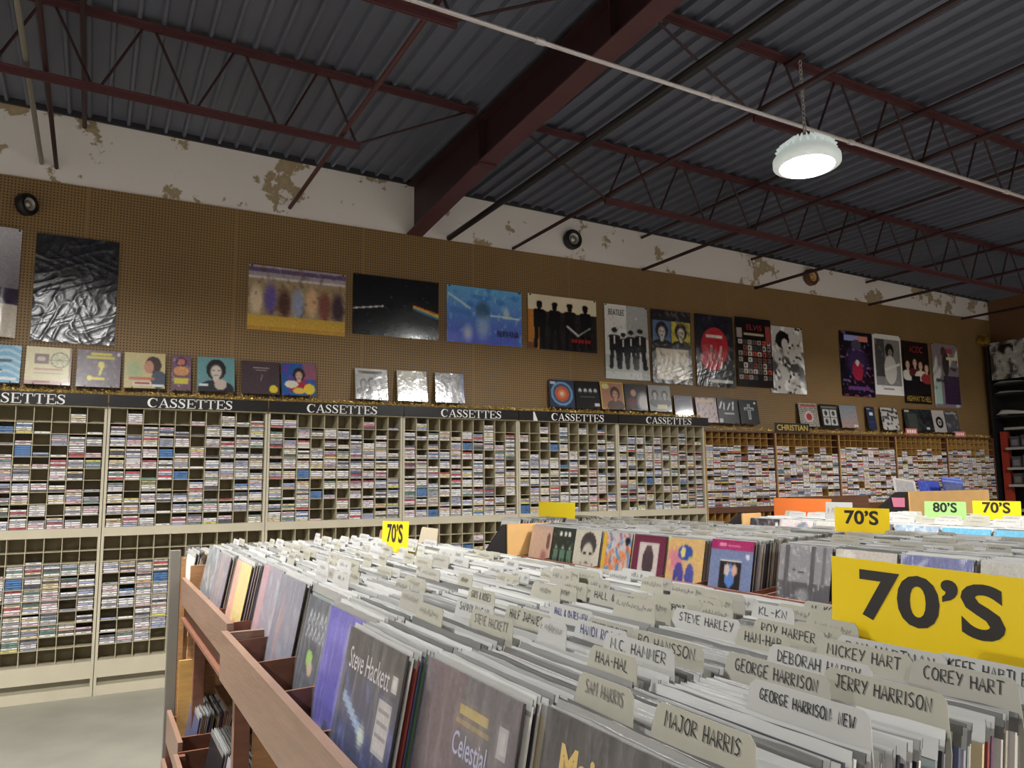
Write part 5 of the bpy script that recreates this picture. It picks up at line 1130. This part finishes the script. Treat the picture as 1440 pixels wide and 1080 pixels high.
rack_sign(3.42, -1.50, -2.08, 1.31, 1.465, M_YELLOWP, None, 'blank bright yellow sign above the far end of the middle rack', hidden_=.25)
rack_sign(5.22, -2.46, -3.06, 1.35, 1.475, M_ORANGE, None, 'blank orange sign in the third rack', hidden_=.2)
t = rack_sign(4.96, -3.22, -3.46, 1.335, 1.46, M_CARDW, None, 'white card with tall pen strokes between orange and yellow signs', hidden_=.15)
mb = MB(); handwrite(mb, '~~~~~~', (-.0006, 0, .06), (0, -1, 0), (0, 0, 1), .2, .07, .004); mb.build('handwriting', M_INKF, t)
# cardboard dividers among the far stacks of the near rack
place_card(1.40, -3.98, 1.43, '', 'beige cardboard divider standing tall among the farthest stacks', mat('beige_cardboard', (176, 164, 142), .7), w=.2, hgt=LPH+.07, group='cardboard dividers')
place_card(1.30, -3.70, 1.405, '', 'brown cardboard divider among the farthest stacks', mat('brown_cardboard', (150, 116, 82), .7), w=.26, hgt=LPH+.05, group='cardboard dividers')

# ================================================================== RIGHT CORNER SHELVING
t = thing('shelving_unit', (12.60, -1.0, 0), 'tall black shelving unit against the right wall with a red upright', 'shelving')
boxpart('back_panel', M_BLACK, t, .32, .34, -2.0, .86, 0, 3.72)
boxpart('upright', M_BLACK, t, 0, .32, .86, .90, 0, 3.72)
boxpart('upright', M_BLACK, t, .0, .32, -2.0, -1.96, 0, 3.72)
boxpart('red_post', mat('red_post', (150, 52, 40), .45), t, .02, .12, .70, .80, .3, 2.34)
for z in (2.36, 2.05, 1.74, 1.48, 1.1): boxpart('shelf', mat('grey_shelf', (150, 146, 140), .5), t, -.05, .31, -1.95, .69, z, z+.035)
for z in (2.58, 2.93, 3.09): boxpart('shelf', M_BLACK, t, .0, .31, -1.95, .855, z-.02, z-.002)
rs = random.Random(6)
M_SHIRT = mat('white_cotton', (206, 204, 200), .85, bump=.3, bscale=18)
for z, h, lab in ((2.58, .10, 'folded white shirts on the lowest black shelf'), (2.93, .05, 'flat white folded cloth on the middle black shelf'), (3.09, .05, 'flat white folded cloth on the highest black shelf')):
    mb = MB()
    im = np.full((8, 14, 3), 200.)
    for s in (0,):
        painted_grid(mb, im, lambda u, v: (.30*v, -.45*u, h*(.75+.25*math.sin(3*u+1))*min(1, 6*min(u, 1-u, v+.02, 1-v+.02)+.25)))
        painted_grid(mb, im, lambda u, v: (.30*(1-v), -.45*u, 0))
    o = mb.build('folded_shirt', M_SHIRT, None, True); o.location = (12.60, -.18, z); tag(o, lab, 'clothing', 'white cloth on the shelving')
im = art_design(lambda A: A_bw(A, 6), 24, 24, .9); mb = MB(); painted_grid(mb, im, lambda u, v: (0, -.62*u, .60*v)); o = mb.build('poster', M_POSTER); o.location = (12.595, -.17, 3.16); tag(o, 'black and white poster on the shelving in the right corner', 'poster')
boxs = [((60, 56, 54), 'dark'), ((96, 60, 54), 'dull red'), ((70, 66, 70), 'grey')]
for z, nm in ((2.085, 'second'), (1.775, 'third'), (1.515, 'fourth')):
    for k in range(4):
        c, cn = boxs[(k+int(z*10)) % 3]; mb = MB(); mb.box(0, .22, -.13, 0, 0, .17+.02*(k % 2), c=c); mb.box(-.001, 0, -.11, -.02, .03, .12, c=tuple(q+40 for q in c))
        o = mb.build('merchandise_box', M_MATTE); o.location = (12.60, -.36-.16*k, z); tag(o, f"{cn} box, {ordn(k+1)} from the red post, {nm} grey shelf down", 'box', 'boxes on the corner shelving')

# ================================================================== INDIVIDUAL RECORDS
INDIV.sort(key=lambda q: q[0])
nfront = sum(1 for o in bpy.data.objects if o.name.startswith('record_album') and o.get('group') == 'front record sleeves of the racks')
lim = 300-nfront
rz = random.Random(9)
for n, (d, Mx, ji, si, lab, py) in enumerate(INDIV):
    if n < lim and d < 40:
        o = link('record_album', JM[ji]); o.matrix_world = Mx; tag(o, lab, 'record', 'sleeved records standing in the racks')
        if si >= 0: link('plastic_sleeve', SM[si], o)
    else: jacket_geo(RSTUFF, JC[ji], rz, T=Mx); sleeve_geo(RSTUFF, rz, T=Mx) if si >= 0 else None
o = RSTUFF.build('record_albums', [M_PRINT, M_SLEEVE]); tag(o, 'tightly packed sleeved records filling the farther stacks of all the racks', 'records', kind='stuff')
